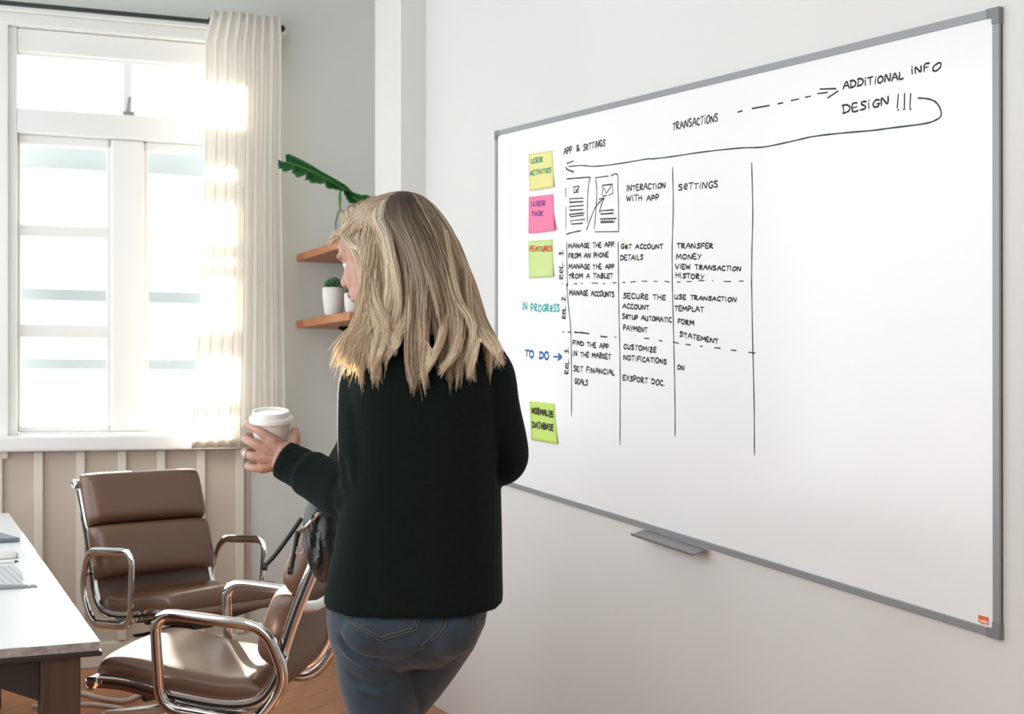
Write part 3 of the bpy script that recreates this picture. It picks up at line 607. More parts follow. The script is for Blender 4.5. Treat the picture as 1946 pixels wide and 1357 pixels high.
# ------------------------------------------------------------------ office chairs
def make_chair(label, loc, rz, lift, tilt):
    t = thing('office_chair', label, 'office chair', (loc[0], loc[1], 0), rz, 'brown soft pad office chairs'); U = lift
    side = spline([V(0,-.328,.462+U), V(0,-.304,.39+U), V(0,-.260,.255+U), V(0,-.232,.15+U), V(0,-.218,.07+U), V(0,-.175,.008+U), V(0,-.08,-.012+U), V(0,.08,.0+U), V(0,.20,.018+U), V(0,.29,.018+U)], 8)
    n = len(side)
    def nrm(i): d = (side[min(i+1,n-1)]-side[max(i-1,0)]).normalized(); return V(0, -d.z, d.y) if True else d
    L = [0]
    for i in range(1, n): L.append(L[-1]+(side[i]-side[i-1]).length)
    def at(l):
        for i in range(n-1):
            if L[i+1] >= l or i == n-2:
                k = (l-L[i])/(L[i+1]-L[i]); d = (side[i+1]-side[i]).normalized(); return side[i]*(1-k)+side[i+1]*k, V(0, -d.z, d.y)
    P = lambda nm, mb, m, **k: obj(nm, mb, M[m], t, local=True, **k)
    for s in (-1, 1):                                                   # polished flat rails
        rail = MB(); rings = []
        for i, p in enumerate(side):
            u = nrm(i); c = p+V(s*.243, 0, 0)-u*.004
            rings.append([c+V(dx,0,0)+u*du for dx, du in ((-.007,-.017),(.007,-.017),(.008,0),(.007,.017),(-.007,.017),(-.008,0))])
        rail.loft(rings); ro = P('side_rail', rail, 'chrome', bevel=.002)
        g = MB(); g.loft([[p+V(s*.2515,0,0)-nrm(i)*.004+V(dx,0,0)+nrm(i)*du for dx, du in ((-.001,-.004),(.0012,-.004),(.0012,.004),(-.001,.004))] for i, p in enumerate(side[4:-3], 4)]); obj('groove', g, M['black'], ro, local=True)
    sl = MB(); rows = []
    for sgn in (1, -1): pass
    rings = [[p+V(x,0,0)+nrm(i)*(-.003+o-.010*(1-(x/.237)**2)) for x, o in [(-.237,0),(-.12,0),(0,0),(.12,0),(.237,0),(.237,.006),(.12,.006),(0,.006),(-.12,.006),(-.237,.006)]] for i, p in enumerate(side)]
    sl.loft(rings); P('sling', sl, 'leather_back')
    def pad(l0, l1, th, wd, pw=9, pe=.36):
        g = 26; top, bot = [], []
        for j in range(g+1):
            v = math.sin(math.pi*(j/g-.5)); l = (l0+l1)/2+(l1-l0)/2*v; p, u = at(l); tr, br = [], []
            for i in range(g+1):
                w = math.sin(math.pi*(i/g-.5)); e = max(0, (1-abs(w)**pw)*(1-abs(v)**pw))**pe; ex = 1-.03*abs(v)**6
                q = p+V(w*wd*ex, 0, 0); tr.append(q+u*(.004+.012+(th-.012)*e+.006*math.cos(w*1.5)*e)); br.append(q+u*(.004+.012-.012*e))
            top.append(tr); bot.append(br)
        mb = MB(); mb.grid(top); mb.grid([r[::-1] for r in bot])
        me = to_mesh('pad', mb); bm = bmesh.new(); bm.from_mesh(me); bmesh.ops.remove_doubles(bm, verts=bm.verts, dist=.0003); bm.to_mesh(me); bm.free()
        return me
    S = L[-1]; put('back_pad', pad(-.022, .178, .080, .250, 7, .42), M['leather'], t, local=True); put('back_pad', pad(.180, .375, .082, .250, 7, .42), M['leather'], t, local=True)
    put('seat_pad', pad(S-.49, S-.003, .062, .240, 14, .30), M['leather'], t, local=True)
    for p in (side[0], side[-1]):                                        # end tubes with round caps
        mb = MB(); mb.tube([p+V(-.262,0,-.006), p+V(.262,0,-.006)], .0165, 14); tb = P('end_tube', mb, 'leather_back' if p is side[-1] else 'chrome')
        for s in (-1, 1): obj('end_cap', MB().lathe([(.019,0),(.019,.006),(.013,.009),(.012,.006),(.001,.006)], p+V(s*.260,0,-.006), V(s,0,0), 18), M['chrome'], tb, local=True)
    pa, ua = at(.20); c = pa-ua*.035                                     # back spreader
    mb = MB(); mb.tube([pa+V(-.243,0,0)-ua*.012, c+V(-.17,0,0), c+V(.17,0,0), pa+V(.243,0,0)-ua*.012], .013, 10, flat=(1.3,.7)); P('back_spreader', mb, 'chrome')
    mb = MB(); mb.tube([V(-.243,-.10,-.035+U), V(0,-.10,-.055+U), V(.243,-.10,-.035+U)], .014, 10); mb.tube([V(-.243,.14,-.015+U), V(0,.14,-.05+U), V(.243,.14,-.015+U)], .014, 10)
    mb.box(V(0,.02,-.062+U), (.045,.10,.014)); P('seat_spreader', mb, 'chrome_dark', bevel=.003)
    for s in (-1, 1):                                                   # arm loops
        x = s*.272
        loop = fillet([V(x,.085,-.035+U), V(x*1.02,.118,.225+U), V(x*1.03,-.195,.215+U), V(x,-.262,.07+U), V(x,-.185,-.050+U)], .06, 7, True)
        mb = MB(); mb.tube(loop, .0125, 10, flat=(.75,1.25), closed=True, up=(1,0,0)); am = P('armrest', mb, 'chrome')
        obj('arm_bolt', MB().tube([V(x,-.245,.125+U), V(s*.245,-.245,.13+U)], .008, 8), M['chrome'], am, local=True); obj('arm_bolt', MB().tube([V(x,.06,-.040+U), V(s*.24,.06,-.02+U)], .009, 8), M['chrome'], am, local=True)
    mb = MB(); mb.tube([V(.05,.02,-.07+U), V(.20,.05,-.075+U)], .006, 8); mb.box(V(.215,.052,-.075+U), (.02,.012,.004)); P('lever', mb, 'black')
    mb = MB(); mb.lathe([(.030,.10),(.030,.26),(.018,.26),(.018,-.075+U)], V(0,.02,0), V(0,0,1), 18); P('gas_column', mb, 'black')
    for k in range(5):
        a = k*2*math.pi/5+.45; d = V(math.cos(a), math.sin(a), 0); w = V(-d.y, d.x, 0); o = V(0,.02,0); mb = MB()
        mb.loft([[o+d*r+w*b*wd+UZ*(h+c*hh) for b, c in ((-1,-1),(1,-1),(1,.6),(.6,1),(-.6,1),(-1,.6))] for r, wd, h, hh in ((.02,.026,.115,.022),(.12,.022,.108,.018),(.30,.015,.092,.011),(.315,.008,.092,.007))])
        lg = P('base_leg', mb, 'chrome', bevel=.001); cs = MB()
        for s in (-1, 1): cs.lathe([(.012,-.010),(.027,-.010),(.029,0),(.027,.010),(.012,.010)], o+d*.285+w*s*.016+UZ*.0295, w, 18)
        cs.tube([o+d*.285+UZ*.03, o+d*.285+UZ*.085], .007, 8); cs.tube([o+d*.285-w*.02+UZ*.0295, o+d*.285+w*.02+UZ*.0295], .006, 8); obj('caster', cs, M['black'], lg, local=True)
    RT = Matrix.Translation(V(0,0,U)) @ Matrix.Rotation(math.radians(tilt), 4, 'X') @ Matrix.Translation(V(0,0,-U))
    for c in t.children:
        if c.name.split('.')[0] in ('gas_column', 'base_leg', 'lever'): continue
        c.data.transform(RT)
        for g in c.children: g.data.transform(RT)
    return t
cp = W(352, HY, 4.68); make_chair('brown leather office chair facing forward by the window wall, nothing on it', (cp.x, cp.y), math.radians(226), .490, 2)
cp = V(-.83, 3.67, 0); make_chair('brown leather office chair turned to the desk, back against the person', (cp.x, cp.y), math.radians(83), .45, 4)

# ------------------------------------------------------------------ shelves, vase and pots in the alcove
def shelf(pts, zt, th, label):
    t = thing('wall_shelf', label, 'shelf', pts[0], group='wooden shelves in the corner'); q = [V(p.x, p.y, zt-th) for p in pts]
    obj('board', MB().prism(q, (0,0,th)), M['wood_shelf'], t, smooth=False, bevel=.002)
    a, b = q[0].lerp(q[3], .9), q[1].lerp(q[2], .9)
    for k in (.35, .8):
        m = q[0].lerp(q[1], k); w = q[3].lerp(q[2], k); d = (w-m); mb = MB()
        mb.prism([w-UZ*.001, m.lerp(w,.25)-UZ*.001, m.lerp(w,.25)-UZ*.014, w-d*.06-UZ*.15, w-UZ*.15], WD*.012); obj('bracket', mb, M['black'], t, smooth=False)
    return t
def shelf_at(pxl, yl, pxr, dep):
    zl = F/(408*(8070-pxl)/7900)-.04; p0 = W(pxl, yl, zl); f0 = p0; 
    # front edge runs parallel to the right wall from the window wall to pxr
    d = WD; o = V(0,0,EYE); rr = ray(pxr, HY); A = np.array([[d.x, -rr.x],[d.y, -rr.y]]); t, _ = np.linalg.solve(A, np.array([-p0.x, -p0.y]))
    p1 = p0+d*t; return [p0, p1, p1-WN*dep, p0-WN*dep], p0.z, t
sp, sz, _ = shelf_at(563, 484, 672, .50); SH1 = shelf(sp, sz, .034, 'orange-brown wooden shelf under the leaf vase, upper one in the corner')
sp2, sz2, _ = shelf_at(562, 610, 664, .50); shelf(sp2, sz2, .036, 'orange-brown wooden shelf carrying two white pots, lower one in the corner')
def onshelf(px, z, zd): # a point above a shelf top at column px and depth zd
    p = W(px, HY, zd); return V(p.x, p.y, z+.0005)
zd = 5.72; c = onshelf(634, sz2, zd); k = F/zd
pt = thing('plant_pot', 'white tapered pot with a round green succulent on the lower shelf', 'potted plant', c, group='white pots on the lower shelf')
def pot(t, c, R, h):
    obj('pot', MB().lathe([(R*.70,0),(R*.80,.006),(R*.93,h*.4),(R,h*.75),(R,h),(R*.93,h),(R*.90,h-.015),(.002,h-.015)], c, UZ, 28), M['pot'], t); obj('soil', MB().lathe([(R*.88,h-.016),(.002,h-.010)], c, UZ, 20, cap=False), M['soil'], t)
pot(pt, c, 21/k, 52/k)
def succ(c, R, n=46):
    mb = MB(); 
    for i in range(n):
        th = math.acos(1-(i+.5)/n*1.05); ph = i*2.399; d = V(math.sin(th)*math.cos(ph), math.sin(th)*math.sin(ph), math.cos(th)); q = c+d*R*.62
        w = d.orthogonal().normalized(); v = d.cross(w); mb.loft([[q+d*R*r+(w*math.cos(a)+v*math.sin(a))*R*s for a in [k*2*math.pi/6 for k in range(6)]] for r, s in ((-.3,.08),(.05,.16),(.25,.12),(.42,.02))])
    mb.ball(c, R*.62); return mb
obj('succulent', succ(c+UZ*(54/k), 19/k), M['cactus'], pt)
c2 = onshelf(668, sz2, zd-.19); k2 = F/(zd-.19); pt = thing('plant_pot', 'small white pot with green leaves, half hidden behind the face', 'potted plant', c2, group='white pots on the lower shelf')
pot(pt, c2, 14/k2, 36/k2)
mb = MB()
for i in range(16):
    a = i*2.399; d = V(math.cos(a)*.6, math.sin(a)*.6, 1).normalized(); q = c2+UZ*.06; w = d.cross(UZ).normalized()
    mb.loft([[q+d*r+w*s+V(0,0,-r*r*4), q+d*r-w*s+V(0,0,-r*r*4), q+d*r-d.cross(w)*s*.3+V(0,0,-r*r*4)] for r, s in ((0,.003),(.03,.009),(.06,.008),(.085,.001))])
obj('leaves', mb, M['cactus'], pt)
# glass vase with one big torn leaf
zd = 5.75; kk = F/zd; c = onshelf(662, sz, zd); vs = thing('glass_vase', 'clear glass vase holding one large torn green leaf on the upper shelf', 'vase', c)
R = 25/kk; Hh = 95/kk
mb = MB().lathe([(R*.8,0),(R*.95,.02),(R,.10),(R*.75,Hh*.7),(R*.6,Hh*.9),(R*.68,Hh),(R*.62,Hh),(R*.55,Hh*.9),(R*.70,Hh*.7),(R*.94,.10),(R*.85,.012),(.002,.012)], c, UZ, 32); obj('glass', mb, M['vase'], vs)
stem = spline([c+UZ*.02, c+V(-.025,0,.10), W(648,415,zd), W(645,375,zd), W(650,356,zd)], 6); obj('stem', MB().tube(stem, .006, 8), M['leaf_light'], vs)
def blade(mid, wu, wl, tears, m):
    C = spline(mid, 8); n = len(C); rows = []
    for i, p in enumerate(C):
        t = i/(n-1); d = (C[min(i+1,n-1)]-C[max(i-1,0)]).normalized(); w = d.cross(V(0,1,.0)).normalized(); 
        if w.z < 0: w = -w
        a = float(np.interp(t, *wu)); b = float(np.interp(t, *wl)); tear = 1-.75*max(0, 1-min([abs(t-x) for x in tears]+[9])/.035); jag = 1-.18*(i % 3 == 0)
        row = []
        for k in range(-4, 5):
            s = k/4; L = (a if s > 0 else b*tear*jag); row.append(p+w*s*L/kk+V(0, -abs(s)*abs(s)*.05*(1 if s > 0 else 1.4), 0)+d*(-.02*abs(s) if s < 0 else .0))
        rows.append(row)
    o = obj('leaf', MB().grid(rows), M[m], vs); q = o.modifiers.new('thick', 'SOLIDIFY'); q.thickness = .0015
    obj('midrib', MB().tube([p-V(0,.004,0) for p in C], .004, 6), M['leaf_light'], o); return o
blade([W(543,308,zd-.05), W(575,318,zd-.04), W(612,335,zd-.02), W(650,357,zd), W(668,368,zd)], ([0,.05,.5,.8,1],[9,14,6,7,3]), ([0,.06,.2,.4,.6,.85,1],[4,20,24,25,22,9,3]), (.22,.40,.62), 'leaf')
blade([W(662,366,zd), W(676,378,zd-.02), W(692,384,zd-.03), W(708,380,zd-.04)], ([0,.4,.8,1],[3,9,10,2]), ([0,.4,.8,1],[3,14,13,2]), (), 'leaf')
# cables on the floor
def cable(pts, r, label):
    q = [onz(x, y, r+.001) for x, y in pts]; o = obj('power_cable', MB().tube(spline(q, 8), r, 8), M['cable'], None); tag(o, label, 'cable', 'white cables on the floor')
cable([(60,1318),(150,1317),(185,1325),(235,1332),(262,1322),(285,1318),(330,1338)], .010, 'thick white cable lying across the floor beyond the desk leg')
cable([(62,1342),(155,1338),(200,1341),(235,1347)], .008, 'thinner white cable curving on the floor beside the thick one')

# ------------------------------------------------------------------ person
PZ = 2.456; KM = F/PZ                                                     # depth of the figure, px per metre there
def B(px, py, dz=0): return W(px, py, PZ+dz)
person = thing('person', 'person with shoulder-length blonde hair, dark sweater and jeans, seen from behind, holding a cup', 'person', V(B(740,HY).x, PZ, 0))
def sect(py, xl, xr, b, dz=0, n=28, e=2.3, dy=0):          # horizontal body section from its outline columns
    l, r = B(xl, py, dz), B(xr, py, dz); c = (l+r)/2; a = (r-l).x/2; out = []
    for k in range(n):
        t = 2*math.pi*k/n; cs, sn = math.cos(t), math.sin(t)
        out.append(c+V(a*abs(cs)**(2/e)*(1 if cs >= 0 else -1), b*abs(sn)**(2/e)*(1 if sn >= 0 else -1), dy*(-sn)))
    return out
# head frame
HC = B(729, 484, .0); fwd = V(-.80, .57, -.20).normalized(); rgt = fwd.cross(UZ).normalized(); hup = rgt.cross(fwd)
HAX = (rgt, fwd, hup)
def Hd(x, y, z): return HC+rgt*x+fwd*y+hup*z
body = MB()
hb = lambda c, r: body.ball(Hd(*c), r, HAX, 24, 16)
hb((0,-.008,.026), (.072,.090,.086)); hb((0,.030,-.035), (.058,.056,.080)); hb((0,.062,-.098), (.024,.022,.020)); hb((0,.045,.030), (.060,.044,.055))
for s in (-1, 1):
    hb((s*.031,.049,-.034), (.026,.026,.036)); hb((s*.029,.0672,.0022), (.0125,.0122,.0095)); hb((s*.029,.0655,-.0140), (.012,.011,.0065)); hb((s*.028,.070,.012), (.026,.014,.010)); hb((s*.031,.026,-.066), (.025,.044,.028)); hb((s*.068,-.010,-.012), (.006,.015,.026))
    hb((s*.010,.100,-.034), (.008,.010,.007))
body.tube([Hd(0,.080,.010), Hd(0,.096,-.012), Hd(0,.108,-.028), Hd(0,.102,-.038)], [.008,.009,.0115,.007], 12)
hb((0,.084,-.056), (.022,.012,.007)); hb((0,.082,-.068), (.020,.012,.008))
body.tube([Hd(0,-.025,-.03), Hd(0,-.03,-.10), B(762,640,.0), B(775,690,.0)], [.055,.052,.054,.075], 20)
# torso, hips and legs (worn under the clothes)
body.loft([sect(py, xl+26, xr-26, b-.03) for py, xl, xr, b in ((655,715,880,.075),(690,690,925,.09),(760,672,930,.10),(860,676,925,.105),(960,672,935,.105),(1060,655,935,.115),(1160,632,930,.125),(1230,640,900,.125))])
LEGL = [(1190,628,795,.105,0),(1250,638,793,.098,0),(1300,645,793,.092,.0),(1357,663,793,.085,.0),(1450,680,792,.075,.01),(1530,690,784,.063,.01),(1640,690,788,.062,.03),(1760,700,778,.05,.04),(1880,712,764,.036,.05),(1945,712,764,.036,.05)]
LEGR = [(1180,775,925,.105,.02),(1230,770,902,.100,.03),(1280,762,868,.095,.06),(1320,752,838,.088,.09),(1357,738,806,.082,.12),(1450,725,800,.072,.17),(1530,722,800,.06,.19),(1640,728,806,.058,.13),(1760,742,806,.048,.07),(1880,760,806,.034,.02),(1930,762,806,.034,.01)]
shr = lambda R, d: [(py, xl+d, xr-d, b-d/KM, dz) for py, xl, xr, b, dz in R]
for R in (shr(LEGL, 18), shr(LEGR, 18)): body.loft([sect(*a) for a in R])
# arms
ARML = [(B(712,712,.0),.040),(B(702,800,-.02),.046),(B(705,900,-.03),.043),(B(708,945,-.02),.041),(B(640,925,.03),.036),(B(590,898,.07),.030),(B(548,876,.085),.025),(B(528,866,.085),.026)]
body.tube([a for a, b in ARML], [b for a, b in ARML], 14)
ARMR = [(B(905,700,.0),.036),(B(936,770,.0),.042),(B(950,850,.02),.042),(B(935,875,.05),.040),(B(890,880,.15),.034),(B(845,880,.25),.027),(B(820,870,.29),.024)]
body.tube([a for a, b in ARMR], [b for a, b in ARMR], 14)
# hands: palm and five separate fingers each
ZC = .135                                                                 # cup axis, behind the figure plane
def hp(px, py, d): return B(px, py, ZC+d)
FING = {'index': ([(516,836,-.050),(494,819,-.047),(477,809,-.016),(476,804,.014),(488,803,.036)], [.0120,.0097,.0090,.0083,.0070]),
 'middle': ([(505,853,-.053),(482,842,-.050),(466,834,-.016),(469,829,.018),(486,828,.040)], [.0120,.0097,.0090,.0083,.0070]),
 'ring': ([(498,871,-.051),(479,866,-.048),(465,861,-.014),(470,856,.018),(487,855,.038)], [.0115,.0092,.0085,.0078,.0066]),
 'little': ([(498,890,-.045),(482,889,-.040),(471,886,-.010),(477,882,.015),(490,880,.030)], [.0105,.0082,.0076,.0070,.0060]),
 'thumb': ([(541,872,-.048),(556,850,-.040),(561,832,-.024),(560,818,-.006)], [.0150,.0125,.0105,.0082])}
for nm, (pp, rr) in FING.items():
    P = [hp(*p) for p in pp]; Q = spline(P, 4); R = list(np.interp(np.linspace(0, len(P)-1, len(Q)), range(len(P)), rr))
    R = [q*(1+.06*math.exp(-((i/4-2)**2)/.1)) for i, q in enumerate(R)]; body.tube(Q, R, 12); body.ball(P[-1], rr[-1])
wr = hp(541, 871, -.048)
for (pp, rr), w in ((FING['index'], .0155), (FING['middle'], .0150), (FING['ring'], .0145), (FING['little'], .0135)):
    body.tube([wr+V(.008,0,0), wr.lerp(hp(*pp[0]), .5)+V(0,.004,0), hp(*pp[0])], [.020,.0165,w-.002], 12); body.ball(hp(*pp[0]), w-.0025)
body.tube([wr, hp(541,862,-.050), hp(*FING['thumb'][0][1])], [.020,.018,.0125], 12)
body.tube([hp(530,852,-.052), hp(552,848,-.046)], [.011,.0105], 10)
wr2 = B(820,870,.29); body.ball(B(795,862,.315), (.030,.026,.036))
for k in range(4):
    o = B(775+k*1, 845+k*13, .325-.004*k); body.tube([o, o+V(-.018,.018,.002), o+V(-.006,.036,.0), o+V(.016,.030,0)], [.010,.0092,.0085,.0072], 10); body.ball(o+V(.016,.030,0), .0072)
o = B(800,838,.30); body.tube([o, o+V(-.012,.010,.022), o+V(-.010,.026,.034)], [.012,.0105,.008], 10)
# feet
for c, d in ((B(738,1950,.05), V(-.25,.97,0)), (B(784,1940,.0), V(-.25,.97,0))):
    c = V(c.x, c.y, .045); d.normalize(); body.tube([c-d*.06, c, c+d*.10, c+d*.16], [.030,.036,.030,.022], 12); body.ball(c, (.034,.05,.042))
bme = fuse(body, .0022, 7, .5); bo = put('body', bme, M['skin'], person)
# face details
for s in (-1, 1):
    e = MB(); e.ball(Hd(s*.029,.0665,-.005), .0115, HAX); eo = obj('eye', e, M['eye'], person)
    obj('iris', MB().ball(Hd(s*.029,.0735,-.006), .0062, HAX), M['iris'], eo)
    obj('eyebrow', MB().tube([Hd(s*.012,.0845,.018), Hd(s*.030,.0795,.021), Hd(s*.044,.068,.019)], [.0025,.003,.0015], 8), mat('eyebrow_hair' if s < 0 else 'eyebrow_hair_b', (.16,.10,.06,1), .7), person)
obj('lips', MB().tube([Hd(-.020,.088,-.061), Hd(0,.097,-.060), Hd(.020,.088,-.061)], [.003,.006,.003], 10), mat('lip', (.42,.16,.14,1), .4), person)
for nm in ('index',):
    P = [hp(*p) for p in FING[nm][0]]; obj('fingernail', MB().ball(P[3]+V(-.0075,.002,.003), (.0035,.007,.0055)), M['nail'], person)
# ring on the ring finger
P = [hp(*p) for p in FING['ring'][0]]; c = P[1].lerp(P[2], .45); ax = (P[2]-P[1]).normalized()
mb = MB(); mb.lathe([(.0098,-.0028),(.0116,-.0028),(.0120,0),(.0116,.0028),(.0098,.0028)], c, ax, 24); mb.ball(c+V(-.006,-.011,0), (.004,.003,.0045)); obj('finger_ring', mb, M['silver'], person)

# sweater
sw = MB()
TOR = [(632,745,850,.065,0),(645,715,905,.080,0),(658,698,928,.090,0),(672,685,938,.097,0),(700,668,940,.108,0),(760,660,948,.118,0),(850,662,950,.122,0),(920,655,952,.122,0),(1000,641,954,.128,0),(1080,627,955,.138,0),(1125,619,956,.144,0),(1142,618,956,.146,0)]
def hemy(a, k): return sect(a[0], a[1], a[2], a[3], a[4], 40, 2.5, k)
sw.loft([hemy(a, -.012*max(0, (a[0]-1000)/142)) for a in TOR])
def chain(pts, n=6): P = spline([p for p, r in pts], n); R = list(np.interp(np.linspace(0, len(pts)-1, len(P)), range(len(pts)), [r for p, r in pts])); return P, R
SL = [(B(712,690,.0),.055),(B(703,735,.0),.062),(B(701,800,-.02),.0615),(B(704,880,-.03),.0620),(B(708,925,-.03),.0640),(B(697,948,-.02),.0600),(B(655,936,.02),.0560),(B(615,915,.05),.0500),(B(585,898,.07),.0455),(B(566,887,.08),.0400),(B(543,875,.087),.0375)]
P, R = chain(SL, 6)
for i in range(len(R)):
    u = i/6
    R[i] *= 1+.05*math.exp(-((u-7.9)/.25)**2)-.06*math.exp(-((u-8.35)/.2)**2)+.05*math.exp(-((u-9.1)/.3)**2)-.03*math.exp(-((u-5.2)/.35)**2)
sw.tube(P, R, 20)
SR = [(B(905,680,.0),.050),(B(926,715,.0),.055),(B(936,775,.0),.054),(B(952,840,.01),.052),(B(954,872,.03),.051),(B(930,880,.09),.048),(B(890,880,.16),.044),(B(852,880,.24),.037)]
P, R = chain(SR, 6); sw.tube(P, R, 20)
swm = fuse(sw, .005, 6, .5)
def dispatch(me, fn):
    for v in me.vertices: v.co = fn(v.co)
    me.update()
def folds(lines):        # creases along picture-free world polylines: list of (points, depth, width)
    L = []
    for pts, dep, wid in lines:
        S = [p for p in spline(pts, 6)]; L.append((np.array([tuple(p) for p in S]), dep, wid))
    def f(me):
        n = len(me.vertices); co = np.empty(n*3); me.vertices.foreach_get('co', co); co = co.reshape(-1, 3); no = np.empty(n*3); me.vertex_normals.foreach_get('vector', no); no = no.reshape(-1, 3)
        for S, dep, wid in L:
            d2 = np.min(((co[:,None,:]-S[None])**2).sum(2), axis=1); co += no*(dep*np.exp(-d2/(2*wid*wid)))[:,None]
        me.vertices.foreach_set('co', co.ravel()); me.update()
    return f
sb = lambda pts, dz: [B(x, y, dz) for x, y in pts]
folds([(sb([(758,880),(764,930),(748,985),(715,1003)], -.10), -.008, .010), (sb([(650,880),(665,925),(690,950)], -.07), -.006, .008),
       (sb([(955,760),(952,840),(957,912)], -.03), -.010, .010), (sb([(640,900),(636,960),(630,1040)], -.03), -.005, .010),
       (sb([(760,1010),(800,1060),(860,1110)], -.15), -.004, .02), (sb([(700,1000),(690,1060),(700,1130)], -.14), -.004, .018)])(swm)
swo = put('sweater', swm, M['knit'], person)
c0, c1 = B(563,886,.082), B(538,873,.088); ax = (c1-c0).normalized()
cf = MB(); 
def ribring(c, r, n=72): u = ax.orthogonal().normalized(); w = ax.cross(u); return [c+(u*math.cos(2*math.pi*k/n)+w*math.sin(2*math.pi*k/n))*(r+(.0007 if k % 3 == 0 else -.0005)) for k in range(n)]
L = (c1-c0).length
cf.loft([ribring(c0+ax*L*t, r) for t, r in ((0,.036),(.08,.0395),(.5,.0395),(.92,.0385),(1,.0365),(.98,.033),(.6,.031))], cap=False); obj('cuff', cf, M['knit'], swo)

# jeans
je = MB()
je.loft([sect(py, xl, xr, b, dz, 36, 2.3) for py, xl, xr, b, dz in ((1090,638,940,.125,.0),(1140,624,930,.130,.0),(1175,622,924,.134,-.005),(1205,626,912,.134,-.005),(1235,634,895,.120,.005),(1255,650,870,.095,.01))])
for R in (LEGL, LEGR): je.loft([sect(*a, 28, 2.1) for a in R[:-1]])
for (x, y, rx, ry) in ((712,1200,.070,.058), (850,1195,.062,.056)): je.ball(B(x, y, -.075), (rx, .066, ry))
jm = fuse(je, .0045, 8, .5)
folds([(sb([(640,1225),(690,1246),(760,1252),(800,1240)], -.11), -0.0096, .007), (sb([(650,1240),(690,1262),(740,1268)], -.10), 0.0064, .005), (sb([(650,1280),(690,1300),(740,1304),(790,1285)], -.09), -0.0080, .007),
       (sb([(645,1285),(675,1308),(720,1318)], -.09), 0.0048, .006), (sb([(792,1240),(796,1290),(796,1357)], -.06), -0.0160, .008), (sb([(650,1210),(670,1232),(700,1245)], -.10), -0.0064, .005), (sb([(700,1330),(740,1345),(790,1340)], -.09), -0.0032, .010),
       (sb([(850,1165),(846,1190),(830,1212),(795,1238)], -.12), -0.0096, .008), (sb([(800,1262),(850,1255),(890,1235)], -.06), -0.0048, .006)])(jm)
jo = put('jeans', jm, M['denim'], person)
dg = bpy.context.evaluated_depsgraph_get(); wm = jo.data.copy(); wm.transform(Matrix.Translation(base_of(jo))); bmj = bmesh.new(); bmj.from_mesh(wm); TREE = BVHTree.FromBMesh(bmj)
def surf(px, py, lift=0):
    h = TREE.ray_cast(V(0,0,EYE), ray(px, py).normalized())
    return None if h[0] is None else h[0]+h[1]*lift*(1 if h[1].dot(ray(px,py)) < 0 else -1)
def seam(pts, r, lift, dash=False):
    Q = [surf(p.x, p.y, lift) for p in spline([V(x,y,0) for x, y in pts], 10)]; Q = [q for q in Q if q]; mb = MB()
    if len(Q) < 3: return mb
    if not dash: mb.tube(Q, r, 6)
    else:
        for i in range(0, len(Q)-1, 2): mb.tube([Q[i], Q[i+1]], r, 5)
    return mb
def poly_seam(pts, r, lift):
    mb = MB()
    for a, b in zip(pts, pts[1:]): m2 = seam([a, ((a[0]+b[0])/2, (a[1]+b[1])/2), b], r, lift); mb.add(m2.v, m2.f)
    return mb
def patch(outl, n, lift):
    tl, tr, br, bm_, bl = outl; rows = []
    for j in range(n+1):
        v = j/n; row = []
        for i in range(n+1):
            u = i/n; top = V(*tl,0).lerp(V(*tr,0), u); bot = V(*bl,0).lerp(V(*bm_,0), min(1,u/.42)) if u < .42 else V(*bm_,0).lerp(V(*br,0), (u-.42)/.58)
            p = top.lerp(bot, v); e = lift*(1 if 0 < i < n and 0 < j < n else .1); row.append(surf(p.x, p.y, e))
        rows.append(row)
    if any(q is None for r in rows for q in r): return None
    return MB().grid(rows)
pk = patch(((664,1158),(800,1164),(790,1196),(722,1217),(664,1182)), 14, .0022)
if pk: po = obj('pocket', pk, M['denim'], jo)
for pts in ([(664,1162),(664,1182),(722,1217),(790,1197),(799,1168)], [(669,1164),(669,1180),(722,1211),(786,1193),(793,1168)]):
    obj('stitching', poly_seam(pts, .0009, .0028), M['thread'], jo)
obj('stitching', seam([(852,1160),(847,1186),(836,1205),(818,1218)], .0009, .0012), M['thread'], jo); obj('stitching', seam([(844,1165),(838,1190),(825,1206),(800,1226)], .0009, .0012), M['thread'], jo)
pk = patch(((896,1140),(922,1132),(912,1196),(904,1198),(894,1196)), 6, .0018)
if pk: obj('pocket', pk, M['denim'], jo)
obj('stitching', poly_seam([(897,1150),(895,1196),(908,1198)], .0009, .0022), M['thread'], jo)
for c, d in ((B(738,1950,.05), V(-.25,.97,0)), (B(784,1940,.0), V(-.25,.97,0))):
    d.normalize(); w = V(-d.y, d.x, 0); c = V(c.x, c.y, 0); mb = MB()
    mb.loft([[c+d*a+w*wd*math.cos(t)+UZ*(.002+max(0, h*(.35+.65*math.sin(t)) if math.sin(t) > -.3 else 0)) for t in [2*math.pi*k/16 for k in range(16)]] for a, wd, h in ((-.075,.022,.05),(-.06,.036,.075),(0,.040,.085),(.07,.044,.062),(.14,.042,.045),(.185,.020,.030))])
    obj('shoe', mb, M['shoe'], person)

